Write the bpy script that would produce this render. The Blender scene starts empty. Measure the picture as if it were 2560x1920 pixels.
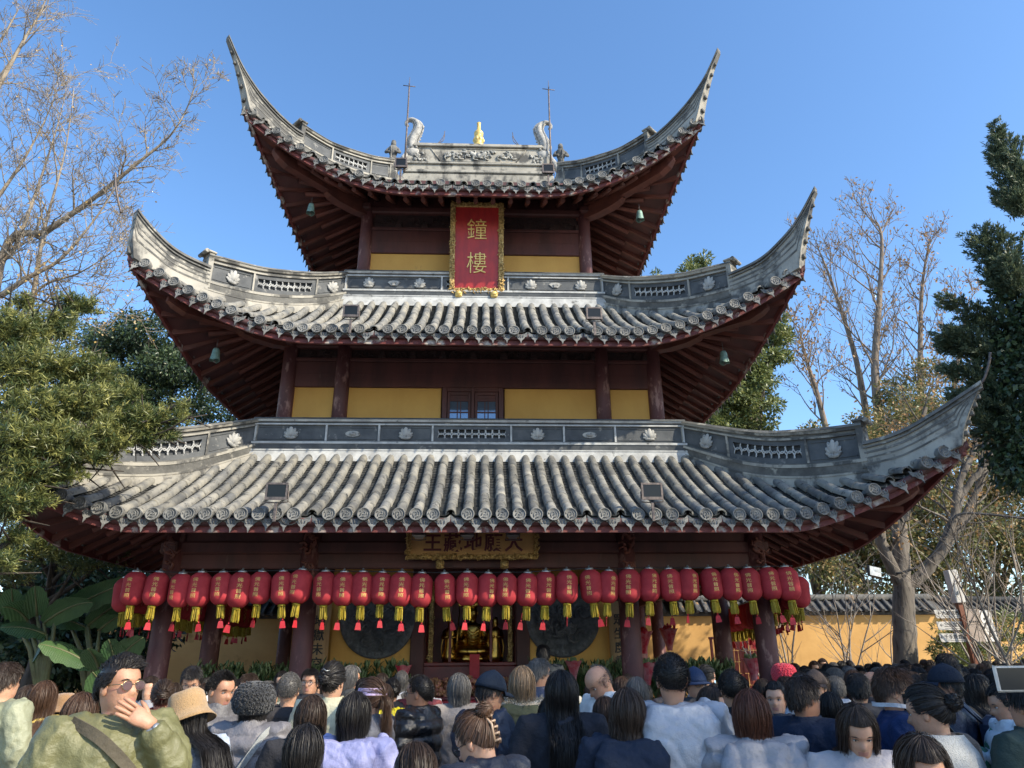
import bpy, math, random
import numpy as np
from mathutils import Vector, Matrix, Euler, noise as mnoise
random.seed(7); RNG=np.random.default_rng(7)
S=bpy.context.scene; COL=S.collection
R=math.radians
# ---------------------------------------------------------------- camera
F_PX=710.0; PITCH=R(21.2); ROLL=R(0.41); CAM=Vector((0,0,1.68))
_fw=Vector((0,math.cos(PITCH),math.sin(PITCH))); _up0=Vector((0,-math.sin(PITCH),math.cos(PITCH))); _r0=Vector((1,0,0))
RT=_r0*math.cos(ROLL)-_up0*math.sin(ROLL); UP=_r0*math.sin(ROLL)+_up0*math.cos(ROLL)
cd=bpy.data.cameras.new('camera'); cd.sensor_width=36; cd.lens=F_PX/1024*36; cd.clip_end=2000; cd.clip_start=0.05
cam=bpy.data.objects.new('camera',cd); COL.objects.link(cam)
cam.matrix_world=Matrix(((RT.x,UP.x,-_fw.x,CAM.x),(RT.y,UP.y,-_fw.y,CAM.y),(RT.z,UP.z,-_fw.z,CAM.z),(0,0,0,1)))
S.camera=cam
# ---------------------------------------------------------------- sky + sun
YAW=R(2.4)
SUN_EL=R(35.0); SUN_PHI=R(55.0)          # to the right of the tower's facing direction
_a=YAW
sd=Vector((math.sin(SUN_PHI)*math.cos(SUN_EL),-math.cos(SUN_PHI)*math.cos(SUN_EL),math.sin(SUN_EL)))
sd=Matrix.Rotation(_a,3,'Z')@sd           # direction towards the sun
W=bpy.data.worlds.new('World'); S.world=W; W.use_nodes=True
nt=W.node_tree; bg=nt.nodes['Background']; sky=nt.nodes.new('ShaderNodeTexSky'); sky.sky_type='NISHITA'; sky.sun_disc=False
sky.sun_elevation=SUN_EL; sky.sun_rotation=math.atan2(sd.x,sd.y)
sky.air_density=1.0; sky.dust_density=0.7; sky.ozone_density=2.6; sky.altitude=0
hs=nt.nodes.new('ShaderNodeHueSaturation'); hs.inputs['Saturation'].default_value=1.14; nt.links.new(sky.outputs[0],hs.inputs['Color']); nt.links.new(hs.outputs[0],bg.inputs[0]); bg.inputs[1].default_value=0.15
sl=bpy.data.lights.new('sun','SUN'); sl.energy=3.2; sl.angle=R(0.53); sl.color=(1.0,0.90,0.72)
so=bpy.data.objects.new('sun',sl); COL.objects.link(so); so.rotation_euler=sd.to_track_quat('Z','Y').to_euler(); so.location=sd*60
S.view_settings.view_transform='Standard'; S.view_settings.look='None'; S.view_settings.exposure=1.12; S.view_settings.gamma=1.0
S.view_settings.use_curve_mapping=False
S.cycles.max_bounces=6; S.cycles.diffuse_bounces=3; S.cycles.glossy_bounces=3; S.cycles.transmission_bounces=4; S.cycles.transparent_max_bounces=8
# ---------------------------------------------------------------- helpers: pixels -> points (the pixel gives a direction, Y the distance)
def ray(px,py):
    u,v=px/2.16016,py/2.16016
    return _fw+RT*((u-512)/F_PX)+UP*((384-v)/F_PX)
def at(px,py,Y):
    d=ray(px,py); return CAM+d*((Y-CAM.y)/d.y)
# ---------------------------------------------------------------- helpers: objects
def prop(o,label=None,cat=None,group=None,kind=None):
    if label: o['label']=label
    if cat: o['category']=cat
    if group: o['group']=group
    if kind: o['kind']=kind
    return o
def empty(name,loc=(0,0,0),rz=0,label=None,cat=None,group=None,parent=None):
    o=bpy.data.objects.new(name,None); COL.objects.link(o); o.location=loc; o.rotation_euler=(0,0,rz); o.empty_display_size=.1
    if parent: o.parent=parent
    return prop(o,label,cat,group)
def mobj(name,me,parent=None,loc=(0,0,0),mat=None,rot=None,scale=None,kind=None):
    o=bpy.data.objects.new(name,me); COL.objects.link(o)
    if parent is not None: o.parent=parent
    o.location=loc
    if rot is not None: o.rotation_euler=rot
    if scale is not None: o.scale=scale if hasattr(scale,'__len__') else (scale,)*3
    if mat is not None:
        if len(me.materials)==0: me.materials.append(mat)
        else: o.material_slots[0].link='OBJECT'; o.material_slots[0].material=mat
    if kind: o['kind']=kind
    return o
def copy_tree(o,parent=None):
    c=o.copy(); COL.objects.link(c); c.parent=parent
    for ch in list(o.children): copy_tree(ch,c)
    return c
def frame(d,up=Vector((0,0,1))):
    z=Vector(d).normalized(); x=up.cross(z)
    if x.length<1e-4: x=Vector((1,0,0)).cross(z)
    x.normalize(); return x,z.cross(x),z
class MB:
    def __init__(s): s.v=[]; s.f=[]; s.m=[]; s.sm=[]
    def add(s,vs,fs,mi=0,smooth=False):
        b=len(s.v); s.v+= [tuple(p) for p in vs]
        for f in fs: s.f.append([b+i for i in f]); s.m.append(mi); s.sm.append(smooth)
        return s
    def box(s,lo,hi,mi=0,M=None):
        x0,y0,z0=lo; x1,y1,z1=hi
        v=[(x0,y0,z0),(x1,y0,z0),(x1,y1,z0),(x0,y1,z0),(x0,y0,z1),(x1,y0,z1),(x1,y1,z1),(x0,y1,z1)]
        if M is not None: v=[M@Vector(p) for p in v]
        return s.add(v,[(3,2,1,0),(4,5,6,7),(0,1,5,4),(1,2,6,5),(2,3,7,6),(3,0,4,7)],mi)
    def bbox(s,lo,hi,b=.01,mi=0,M=None):      # box with chamfered vertical+horizontal edges
        (x0,y0,z0),(x1,y1,z1)=lo,hi
        b=min(b,(x1-x0)*.45,(y1-y0)*.45,(z1-z0)*.45)
        def ring(z,i): return [(x0+i+b,y0+i,z),(x1-i-b,y0+i,z),(x1-i,y0+i+b,z),(x1-i,y1-i-b,z),(x1-i-b,y1-i,z),(x0+i+b,y1-i,z),(x0+i,y1-i-b,z),(x0+i,y0+i+b,z)]
        vs=ring(z0,b)+ring(z0+b,0)+ring(z1-b,0)+ring(z1,b)
        fs=[tuple(reversed(range(8))),tuple(range(24,32))]
        for k in range(3):
            for j in range(8):
                a=k*8+j; c=k*8+(j+1)%8; fs.append((a,c,c+8,a+8))
        if M is not None: vs=[M@Vector(p) for p in vs]
        return s.add(vs,fs,mi)
    def loft(s,rings,closed=True,caps=True,mi=0,smooth=True):
        n=len(rings[0]); vs=[p for r in rings for p in r]; fs=[]
        for k in range(len(rings)-1):
            for j in range(n if closed else n-1):
                a=k*n+j; c=k*n+(j+1)%n; fs.append((a,c,c+n,a+n))
        s.add(vs,fs,mi,smooth)
        if caps and closed:
            b=len(s.v)-len(vs)
            s.f.append([b+i for i in reversed(range(n))]); s.m.append(mi); s.sm.append(False)
            s.f.append([b+len(vs)-n+i for i in range(n)]); s.m.append(mi); s.sm.append(False)
        return s
    def tube(s,pts,rad,n=8,mi=0,caps=True,flat=1.0,smooth=True):
        pts=[Vector(p) for p in pts]; rings=[]
        if not hasattr(rad,'__len__'): rad=[rad]*len(pts)
        x=None
        for i,p in enumerate(pts):
            d=(pts[min(i+1,len(pts)-1)]-pts[max(i-1,0)])
            if d.length<1e-9: d=Vector((0,0,1))
            d.normalize()
            if x is None: x,y,_=frame(d)
            else:
                x=(x-d*x.dot(d)); x.normalize(); y=d.cross(x)
            rings.append([p+x*(rad[i]*math.cos(2*math.pi*j/n))+y*(rad[i]*flat*math.sin(2*math.pi*j/n)) for j in range(n)])
        return s.loft(rings,True,caps,mi,smooth)
    def lathe(s,prof,n=16,mi=0,c=(0,0,0),M=None,smooth=True,caps=True):
        rings=[]
        for r,z in prof:
            rg=[Vector((c[0]+r*math.cos(2*math.pi*j/n),c[1]+r*math.sin(2*math.pi*j/n),c[2]+z)) for j in range(n)]
            if M is not None: rg=[M@p for p in rg]
            rings.append(rg)
        return s.loft(rings,True,caps,mi,smooth)
    def ball(s,c,r,nu=12,nv=8,mi=0,M=None):
        rx,ry,rz=(r,r,r) if not hasattr(r,'__len__') else r
        rings=[]
        for k in range(nv+1):
            t=-math.pi/2+math.pi*k/nv; cr=max(math.cos(t),.02); 
            rg=[Vector((rx*cr*math.cos(2*math.pi*j/nu),ry*cr*math.sin(2*math.pi*j/nu),rz*math.sin(t))) for j in range(nu)]
            rg=[(M@p if M is not None else p)+Vector(c) for p in rg]; rings.append(rg)
        return s.loft(rings,True,True,mi,True)
    def poly(s,pts,th,axis=1,mi=0,M=None):     # flat outline in (a,b), extruded by th along axis
        n=len(pts)
        def P(a,b,t):
            p=[0,0,0]; o=[i for i in range(3) if i!=axis]; p[o[0]]=a; p[o[1]]=b; p[axis]=t
            return M@Vector(p) if M is not None else Vector(p)
        vs=[P(a,b,-th/2) for a,b in pts]+[P(a,b,th/2) for a,b in pts]
        fs=[tuple(range(n)),tuple(reversed(range(n,2*n)))]+[(j,(j+1)%n+0,(j+1)%n+n,j+n)[::-1] for j in range(n)]
        return s.add(vs,fs,mi)
    def mesh(s,name,mats=()):
        me=bpy.data.meshes.new(name); me.from_pydata(s.v,[],s.f)
        for m in (mats if hasattr(mats,'__len__') else (mats,)): me.materials.append(m)
        me.polygons.foreach_set('material_index',s.m); me.polygons.foreach_set('use_smooth',s.sm)
        me.update(); return me
    def build(s,name,mats,parent=None,**k):
        return mobj(name,s.mesh(name,mats),parent,**k)
def npmesh(name,verts,faces,mats,smooth=False,mi=None,n=4):
    """verts (N,3), faces (M,n) numpy"""
    me=bpy.data.meshes.new(name); me.vertices.add(len(verts)); me.vertices.foreach_set('co',np.ascontiguousarray(verts,dtype=np.float32).ravel())
    M=len(faces); me.loops.add(M*n); me.loops.foreach_set('vertex_index',np.ascontiguousarray(faces,dtype=np.int32).ravel())
    me.polygons.add(M); me.polygons.foreach_set('loop_start',np.arange(0,M*n,n,dtype=np.int32)); me.polygons.foreach_set('loop_total',np.full(M,n,dtype=np.int32))
    for m in (mats if hasattr(mats,'__len__') else (mats,)): me.materials.append(m)
    if mi is not None: me.polygons.foreach_set('material_index',np.asarray(mi,dtype=np.int32))
    if smooth: me.polygons.foreach_set('use_smooth',np.ones(M,dtype=bool))
    me.update(calc_edges=True); me.validate(); return me
# ---------------------------------------------------------------- helpers: materials
def mat(name,c1,c2=None,scale=6,rough=.7,metal=0,bump=0,bscale=None,c3=None,c3scale=None,c3amt=.5,stretch=(1,1,1),rnd=0,spec=.5,detail=6,trans=0,coat=0,sub=0,sheen=0,lo=.38,hi=.62,wave=None):
    m=bpy.data.materials.new(name); m.use_nodes=True; n=m.node_tree.nodes; l=m.node_tree.links; b=n['Principled BSDF']
    b.inputs['Roughness'].default_value=rough; b.inputs['Metallic'].default_value=metal
    b.inputs['Specular IOR Level'].default_value=spec
    if coat: b.inputs['Coat Weight'].default_value=coat
    if sub: b.inputs['Subsurface Weight'].default_value=sub; b.inputs['Subsurface Scale'].default_value=.01
    if sheen: b.inputs['Sheen Weight'].default_value=sheen
    tc=n.new('ShaderNodeTexCoord'); mp=n.new('ShaderNodeMapping'); mp.inputs['Scale'].default_value=stretch; l.new(tc.outputs['Object'],mp.inputs['Vector'])
    vec=mp.outputs['Vector']
    oi=None
    if rnd:
        oi=n.new('ShaderNodeObjectInfo')
        ad=n.new('ShaderNodeVectorMath'); ad.operation='ADD'; sc=n.new('ShaderNodeVectorMath'); sc.operation='SCALE'; sc.inputs[0].default_value=(31.7,17.3,53.1)
        l.new(oi.outputs['Random'],sc.inputs['Scale']); l.new(mp.outputs['Vector'],ad.inputs[0]); l.new(sc.outputs[0],ad.inputs[1]); vec=ad.outputs[0]
    def nz(s,d=detail):
        t=n.new('ShaderNodeTexNoise'); t.inputs['Scale'].default_value=s; t.inputs['Detail'].default_value=d; t.inputs['Roughness'].default_value=.6; l.new(vec,t.inputs['Vector']); return t
    def rampf(sock,a,bb):
        r=n.new('ShaderNodeMapRange'); r.inputs['From Min'].default_value=a; r.inputs['From Max'].default_value=bb; l.new(sock,r.inputs['Value']); return r.outputs[0]
    col=None
    if c2 is not None:
        mx=n.new('ShaderNodeMix'); mx.data_type='RGBA'; mx.inputs['A'].default_value=(*c1,1); mx.inputs['B'].default_value=(*c2,1)
        l.new(rampf(nz(scale).outputs['Fac'],lo,hi),mx.inputs['Factor']); col=mx.outputs['Result']
        if c3 is not None:
            m3=n.new('ShaderNodeMix'); m3.data_type='RGBA'; l.new(col,m3.inputs['A']); m3.inputs['B'].default_value=(*c3,1)
            l.new(rampf(nz(c3scale or scale*2.3).outputs['Fac'],.68-.25*c3amt,.78-.25*c3amt),m3.inputs['Factor']); col=m3.outputs['Result']
    else:
        rgb=n.new('ShaderNodeRGB'); rgb.outputs[0].default_value=(*c1,1); col=rgb.outputs[0]
    if rnd:
        hs=n.new('ShaderNodeHueSaturation'); l.new(col,hs.inputs['Color'])
        mr=n.new('ShaderNodeMapRange'); mr.inputs['To Min'].default_value=1-rnd; mr.inputs['To Max'].default_value=1+rnd; l.new(oi.outputs['Random'],mr.inputs['Value']); l.new(mr.outputs[0],hs.inputs['Value']); col=hs.outputs['Color']
    l.new(col,b.inputs['Base Color'])
    if bump:
        bp=n.new('ShaderNodeBump'); bp.inputs['Strength'].default_value=bump; bp.inputs['Distance'].default_value=.02
        if wave:
            wv=n.new('ShaderNodeTexWave'); wv.bands_direction=wave[0]; wv.inputs['Scale'].default_value=wave[1]; wv.inputs['Distortion'].default_value=wave[2] if len(wave)>2 else .5; wv.inputs['Detail'].default_value=2; l.new(vec,wv.inputs['Vector']); l.new(wv.outputs['Fac'],bp.inputs['Height'])
        else: l.new(nz(bscale or scale*3).outputs['Fac'],bp.inputs['Height'])
        l.new(bp.outputs[0],b.inputs['Normal'])
    if trans:                                    # thin leaf / paper: part of the light passes through
        tr=n.new('ShaderNodeBsdfTranslucent'); l.new(col,tr.inputs['Color']); ms=n.new('ShaderNodeMixShader'); ms.inputs[0].default_value=trans
        l.new(b.outputs[0],ms.inputs[1]); l.new(tr.outputs[0],ms.inputs[2]); l.new(ms.outputs[0],n['Material Output'].inputs['Surface'])
    return m
def text_mesh(body,size=1.0,extrude=.01,name='lettering',mats=(),bold=0.0,res=2,align='CENTER'):
    c=bpy.data.curves.new(name,'FONT'); c.body=body; c.size=size; c.extrude=extrude; c.offset=bold; c.resolution_u=res; c.align_x=align; c.align_y='CENTER'
    o=bpy.data.objects.new(name,c); COL.objects.link(o); bpy.context.view_layer.update()
    me=bpy.data.meshes.new_from_object(o.evaluated_get(bpy.context.evaluated_depsgraph_get())); me.name=name
    bpy.data.objects.remove(o); bpy.data.curves.remove(c)
    me.materials.clear()
    for m in (mats if hasattr(mats,'__len__') else (mats,)): me.materials.append(m)
    return me
# ---------------------------------------------------------------- materials
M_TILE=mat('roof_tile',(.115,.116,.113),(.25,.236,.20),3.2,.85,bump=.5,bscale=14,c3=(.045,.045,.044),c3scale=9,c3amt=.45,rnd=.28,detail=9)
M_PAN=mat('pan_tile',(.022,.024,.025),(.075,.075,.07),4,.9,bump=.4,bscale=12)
M_EAVET=mat('eave_tile',(.10,.105,.108),(.20,.195,.18),7,.85,bump=.5,bscale=25,rnd=.18)
M_CAPST=mat('weathered_cap',(.17,.165,.15),(.09,.088,.082),4,.9,bump=.5,bscale=14,c3=(.36,.34,.29),c3scale=5,c3amt=.35)
M_PLAST=mat('aged_plaster',(.385,.36,.305),(.265,.25,.215),2.6,.9,bump=.45,bscale=12,c3=(.085,.083,.077),c3scale=2.7,c3amt=.78,stretch=(1,1,.7),detail=10)
M_PLASTD=mat('grey_painted_plaster',(.10,.105,.108),(.055,.06,.065),3,.75,bump=.25,bscale=12,c3=(.25,.24,.22),c3scale=7,c3amt=.25)
M_PLASTL=mat('pale_line_plaster',(.50,.50,.48),(.33,.33,.32),5,.85,bump=.25,bscale=14,c3=(.12,.12,.115),c3scale=8,c3amt=.3)
M_STONE=mat('carved_stone',(.42,.41,.38),(.27,.265,.25),9,.9,bump=.5,bscale=20,c3=(.10,.10,.095),c3scale=14,c3amt=.4)
M_RELIEF=mat('carved_relief',(.43,.42,.38),(.2,.2,.19),9,.9,bump=1.0,bscale=9,detail=4)
M_WOOD=mat('dark_red_wood',(.105,.034,.030),(.062,.023,.021),3,.62,bump=.2,bscale=9,stretch=(1,1,.25),c3=(.10,.05,.045),c3scale=16,c3amt=.18)
M_RAFT=mat('rafter_red_wood',(.165,.050,.034),(.10,.032,.024),4,.65,bump=.2,bscale=10,rnd=.2)
M_FASC=mat('eave_board_red',(.15,.032,.028),(.10,.025,.022),5,.7,bump=.3,bscale=14,c3=(.42,.37,.33),c3scale=3.3,c3amt=.52)
M_COLM=mat('column_paint',(.125,.045,.046),(.085,.03,.031),4,.6,bump=.35,bscale=12,c3=(.30,.17,.15),c3scale=7,c3amt=.45,stretch=(1,1,.45))
M_YEL=mat('ochre_wall',(.66,.375,.10),(.58,.315,.08),1.3,.88,bump=.2,bscale=22,c3=(.40,.23,.08),c3scale=2.2,c3amt=.24,stretch=(1,1,.6),detail=9)
M_DARKW=mat('dark_fretwork',(.045,.02,.018),(.025,.014,.014),12,.7,bump=.8,bscale=20)
M_GOLD=mat('gold_leaf',(.78,.50,.13),(.60,.35,.07),7,.28,metal=1.0,bump=.25,bscale=22)
M_GOLDC=mat('gilded_carving',(.62,.43,.17),(.25,.15,.05),26,.45,metal=.55,bump=1.0,bscale=34,detail=3)
M_GOLDP=mat('gold_paint',(.80,.58,.20),(.66,.45,.13),9,.45,metal=.35)
M_REDB=mat('red_lacquer_board',(.42,.022,.02),(.30,.016,.018),5,.45,bump=.1,c3=(.09,.012,.014),c3scale=2.2,c3amt=.2,stretch=(1.6,1,.5))
M_GLASS=mat('window_pane',(.16,.22,.30),None,rough=.06,spec=1.0,metal=.55)
M_BRONZE=mat('green_bronze',(.22,.34,.29),(.13,.20,.17),14,.6,metal=.3,bump=.3)
M_BLACK=mat('black_metal',(.02,.021,.023),(.035,.035,.036),12,.42,metal=.2)
M_LENS=mat('lamp_glass',(.012,.014,.015),None,rough=.35,spec=.3)
M_CHROME=mat('grey_metal',(.42,.43,.43),(.30,.31,.31),14,.38,metal=.8)
M_IRON=mat('iron_rod',(.10,.085,.08),(.2,.16,.14),20,.6,metal=.6)
M_MEDAL=mat('medallion_slate',(.115,.12,.13),(.06,.064,.07),9,.65,bump=.7,bscale=11,detail=3)
M_GREYST=mat('dark_carved_slate',(.055,.06,.066),(.032,.036,.04),10,.7,bump=.7,bscale=11,detail=3)
M_INK=mat('black_ink',(.012,.010,.009),None,rough=.5)
M_CRIM=mat('crimson_lettering',(.10,.008,.014),(.07,.006,.01),8,.5)
M_OLDGOLD=mat('aged_gold_board',(.50,.29,.10),(.40,.22,.075),6,.5,bump=.15,bscale=60,metal=.15)
M_BOARD=mat('varnished_board',(.40,.24,.10),(.28,.16,.065),4,.42,bump=.15,stretch=(5,5,.6))
# ---------------------------------------------------------------- the bell tower
YC=15.6; X0=-0.86
TOWER=empty('bell_tower',(X0,YC,0),YAW,'three-tier grey-tiled bell tower with upswept eaves and ochre walls','tower')
TM=Matrix.Translation((X0,YC,0))@Matrix.Rotation(YAW,4,'Z')
def tw(p): return TM@Vector(p)
T1=dict(E=6.16,Ec=6.70,ze=3.49,L=1.02,xs=4.39,p=1.5,yin=3.74,zin=4.97,h=4.46,k=.72)
T2=dict(E=5.07,Ec=5.52,ze=6.71,L=1.19,xs=2.62,p=1.75,yin=2.68,zin=8.46,h=3.38,k=.70)
T3=dict(E=3.93,Ec=4.51,ze=10.456,L=1.40,xs=1.27,p=1.97,yin=0.0,zin=13.5,h=2.37,k=.62)
def g_(T,a): return max(0,(a-T['xs'])/(T['Ec']-T['xs']))**T['p']
def be(T,a): return T['E']+(T['Ec']-T['E'])*g_(T,a)
def SZ(T,x,y):
    a,b=sorted((abs(x),abs(y))); q=(T['E']-b)/(T['E']-T['yin']); h=T['zin']-T['ze']
    base=T['ze']+h*(T['k']*q+(1-T['k'])*q*q if q>0 else T['k']*q*.3)
    return base+T['L']*g_(T,a)
PITCHX=.228
# tile meshes (x across, y up the slope, z normal)
def barrel_mesh():
    b=MB(); n=9; rings=[]
    for r,y in ((.056,0.0),(.077,.0),(.073,.05),(.066,.44)):
        rings.append([(r*math.cos(math.pi*(-.06+1.12*j/(n-1))),y,r*math.sin(math.pi*(-.06+1.12*j/(n-1)))) for j in range(n)])
    b.loft(rings,closed=False,smooth=True); return b.mesh('barrel_tile',M_TILE)
def disc_mesh():
    b=MB(); n=18
    b.lathe([(.078,-.20),(.086,.0),(.090,.012),(.079,.017),(.076,.006),(.0,.006)],n,M=Matrix.Rotation(R(90),4,'X'),smooth=True,caps=False)
    # raised beast motif, a few bent strokes
    for pts in (((-.035,-.03),(-.03,.01),(-.005,.035),(.02,.02),(.015,-.005),(-.01,-.01)),((.0,-.045),(.03,-.035),(.045,-.005),(.035,.03)),((-.05,.02),(-.035,.04)),((-.02,-.05),(.0,-.03),(.018,-.022))):
        b.tube([(x*1.12,-.008,z*1.12) for x,z in pts],.008,5)
    return b.mesh('eave_tile',M_EAVET)
def drip_mesh(seed=0):
    b=MB(); rnd=random.Random(seed); w=PITCHX*.46
    top=[(-w,.045),(-w*.6,.005),(0,-.018),(w*.6,.005),(w,.045)]
    bot=[(w,.0),(w*.93,-.045),(w*.62,-.062),(w*.42,-.10),(w*.16,-.125),(0,-.185),(-w*.16,-.125),(-w*.42,-.10),(-w*.62,-.062),(-w*.93,-.045),(-w,.0)]
    def bend(x): return -.03*(1-(x/w)**2)
    rings=[]
    pts=top+bot
    for t in (0,.016): rings.append([(x,t+bend(x)*.6-.0+z*.18,z) for x,z in pts])
    n=len(pts); vs=rings[0]+rings[1]; b.add(vs,[tuple(range(n)),tuple(reversed(range(n,2*n)))]+[((j+1)%n,j,j+n,(j+1)%n+n) for j in range(n)])
    for s in (-1,0,1): b.tube([(s*.05,-.028,-.02),(s*.045,-.035,-.05),(s*.03,-.03,-.075)],.006,4)
    return b.mesh('drip_tile',M_EAVET)
BARREL=barrel_mesh(); DISC=disc_mesh(); DRIP=drip_mesh()
def slopeM(T,x,b0,b1,sg=1):
    p0=Vector((x,-b0,SZ(T,x,b0))); p1=Vector((x,-b1,SZ(T,x,b1)))
    y=(p1-p0).normalized(); xx=Vector((1,0,0)); z=xx.cross(y).normalized(); xx=y.cross(z)
    M=Matrix(((xx.x,y.x,z.x,p0.x),(xx.y,y.y,z.y,p0.y),(xx.z,y.z,z.z,p0.z),(0,0,0,1)))
    return M,(p1-p0).length
def add_mesh(b,me,M):
    b.add([M@v.co for v in me.vertices],[tuple(p.vertices) for p in me.polygons],0,True)
def make_roof(T,label,nobj,segl,bmin,detail=True):
    # shell (pan-tile bed above, boarding below), built for one face and turned to all four
    nx,ny=64,12; tops=[];bots=[]
    xs=[-T['Ec']+2*T['Ec']*i/nx for i in range(nx+1)]
    b=MB()
    for x in xs:
        a=abs(x); e=be(T,a); i=max(T['yin'],a) if T['yin']>0 else max(0.0,a)
        if a>e: i=e-.001
        tops.append([(x,-(e+(i-e)*k/ny),SZ(T,x,e+(i-e)*k/ny)-.055) for k in range(ny+1)])
        bots.append([(p[0],p[1],p[2]-.10) for p in tops[-1]])
    V=[p for c in tops for p in c]+[p for c in bots for p in c]; n1=len(xs)*(ny+1); F1=[];F2=[];F3=[]
    for i in range(nx):
        for k in range(ny):
            q=i*(ny+1)+k; r=q+ny+1
            F1.append((q,r,r+1,q+1)); F2.append((q+n1,q+1+n1,r+1+n1,r+n1))
        q=i*(ny+1); r=q+ny+1; F3.append((q,q+n1,r+n1,r))
    b.add(V,F1,0,True); b.f+= [list(f) for f in F2+F3]; b.m+=[1]*(len(F2)+len(F3)); b.sm+=[True]*(len(F2)+len(F3))
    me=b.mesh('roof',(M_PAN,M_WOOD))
    roof=mobj('roof',me,TOWER); roof['label']=label
    for k in (1,2,3): mobj('roof_face',me,roof,rot=(0,0,k*math.pi/2))
    # eave board
    b=MB(); r0=[]
    N=90
    xs=[-T['Ec']*.997+2*T['Ec']*.997*i/N for i in range(N+1)]
    rr=[[],[],[],[]]
    for x in xs:
        e=be(T,abs(x)); z=SZ(T,x,e)
        for k,(dy,dz) in enumerate(((.012,-.085),(.012,-.235),(.06,-.235),(.06,-.085))): rr[k].append((x,-(e-.03)+dy+.0,z+dz))
    rings=[[rr[k][i] for k in range(4)] for i in range(N+1)]
    b.loft(rings,True,True,0,False); fm=b.mesh('eave_board',M_FASC)
    for k in range(4): mobj('eave_board',fm,roof,rot=(0,0,k*math.pi/2))
    # rows of tiles
    nrow=int(2*(T['Ec']-.12)/PITCHX)//2; rows=[k*PITCHX for k in range(-nrow,nrow+1)]
    rest=MB(); side=MB(); pan=MB(); cnt=0; rnd=random.Random(int(T['E']*100))
    for ri,x in enumerate(rows):
        a=abs(x); e=be(T,a); i=max(bmin,a+.10)
        if e-i<.12: i=e-.12
        L=e-i; n=max(1,int(round(L/segl)))
        for k in range(n):
            b0=e-L*k/n; b1=e-L*(k+1)/n
            M,ln=slopeM(T,x,b0,b1)
            M2=M@Matrix.Rotation(rnd.uniform(-.03,.03),4,'Z')@Matrix.Diagonal((rnd.uniform(.96,1.04),(ln+.015)/.44,rnd.uniform(.95,1.05),1))
            if k<nobj and cnt<300:
                o=mobj('barrel_tile',BARREL,roof); o.matrix_basis=M2; cnt+=1
            else: add_mesh(rest,BARREL,M2)
            if k<2: add_mesh(side,BARREL,M2)
        M,ln=slopeM(T,x,e,e-.2)
        broken=rnd.random()<(.55 if (T is T3 and a<3.0) else .16)
        Md=Matrix.Translation(M.translation+Vector((0,-.05,-.012)))@Matrix.Rotation(R(-8),4,'X')
        if not broken:
            o=mobj('eave_tile',DISC,roof); o.matrix_basis=Md@Matrix.Rotation(rnd.uniform(-.5,.5),4,'Y')
        add_mesh(side,DISC,Md)
    for k in range(-nrow-1,nrow+1):
        x=(k+.5)*PITCHX; a=abs(x)
        if a>T['Ec']-.05: continue
        e=be(T,a); dx=PITCHX
        sl=(SZ(T,x+.05,be(T,abs(x+.05)))-SZ(T,x-.05,be(T,abs(x-.05))))/.1
        Md=Matrix.Translation((x,-e-.0,SZ(T,x,e)-.055))@Matrix.Rotation(-math.atan(sl)*.75,4,'Y')@Matrix.Rotation(rnd.uniform(-.06,.06),4,'X')@Matrix.Scale(rnd.uniform(.95,1.08),4)
        o=mobj('drip_tile',DRIP,roof); o.matrix_basis=Md
        add_mesh(side,DRIP,Md)
        # stacked pan tiles in the channel
        i=max(bmin,a+.02); L=e-i
        if L>.1 and detail:
            n=int(L/.062); 
            for j in range(n):
                b0=e-L*j/n; M,_=slopeM(T,x,b0,max(b0-.1,i-.1)); M=M@Matrix.Rotation(rnd.uniform(-.03,.03),4,'Z')
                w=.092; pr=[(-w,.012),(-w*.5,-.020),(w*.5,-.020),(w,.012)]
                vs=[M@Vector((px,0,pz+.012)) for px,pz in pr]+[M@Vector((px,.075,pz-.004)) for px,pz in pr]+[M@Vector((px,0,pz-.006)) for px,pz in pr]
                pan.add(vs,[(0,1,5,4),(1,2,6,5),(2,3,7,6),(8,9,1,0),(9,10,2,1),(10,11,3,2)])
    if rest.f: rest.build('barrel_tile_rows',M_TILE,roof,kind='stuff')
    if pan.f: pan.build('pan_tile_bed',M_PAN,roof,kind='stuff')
    sm=side.mesh('eave_tile_row',M_EAVET)
    for k in (1,2,3): mobj('eave_tile_row',sm,roof,rot=(0,0,k*math.pi/2),kind='stuff')
    # rafters
    h=T['h']; sp=.40 if T is T1 else .36
    raf=MB().box((-.035,0,-.045),(.035,1,.045)).mesh('flying_rafter',M_RAFT)
    rnd_b=MB(); rnd_b.loft([[(.048*math.cos(t),y,.048*math.sin(t)) for t in [2*math.pi*j/9 for j in range(9)]] for y in (0,1)]); rdm=rnd_b.mesh('round_rafter',M_RAFT)
    nr=int((T['Ec']-.25)/sp)
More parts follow.
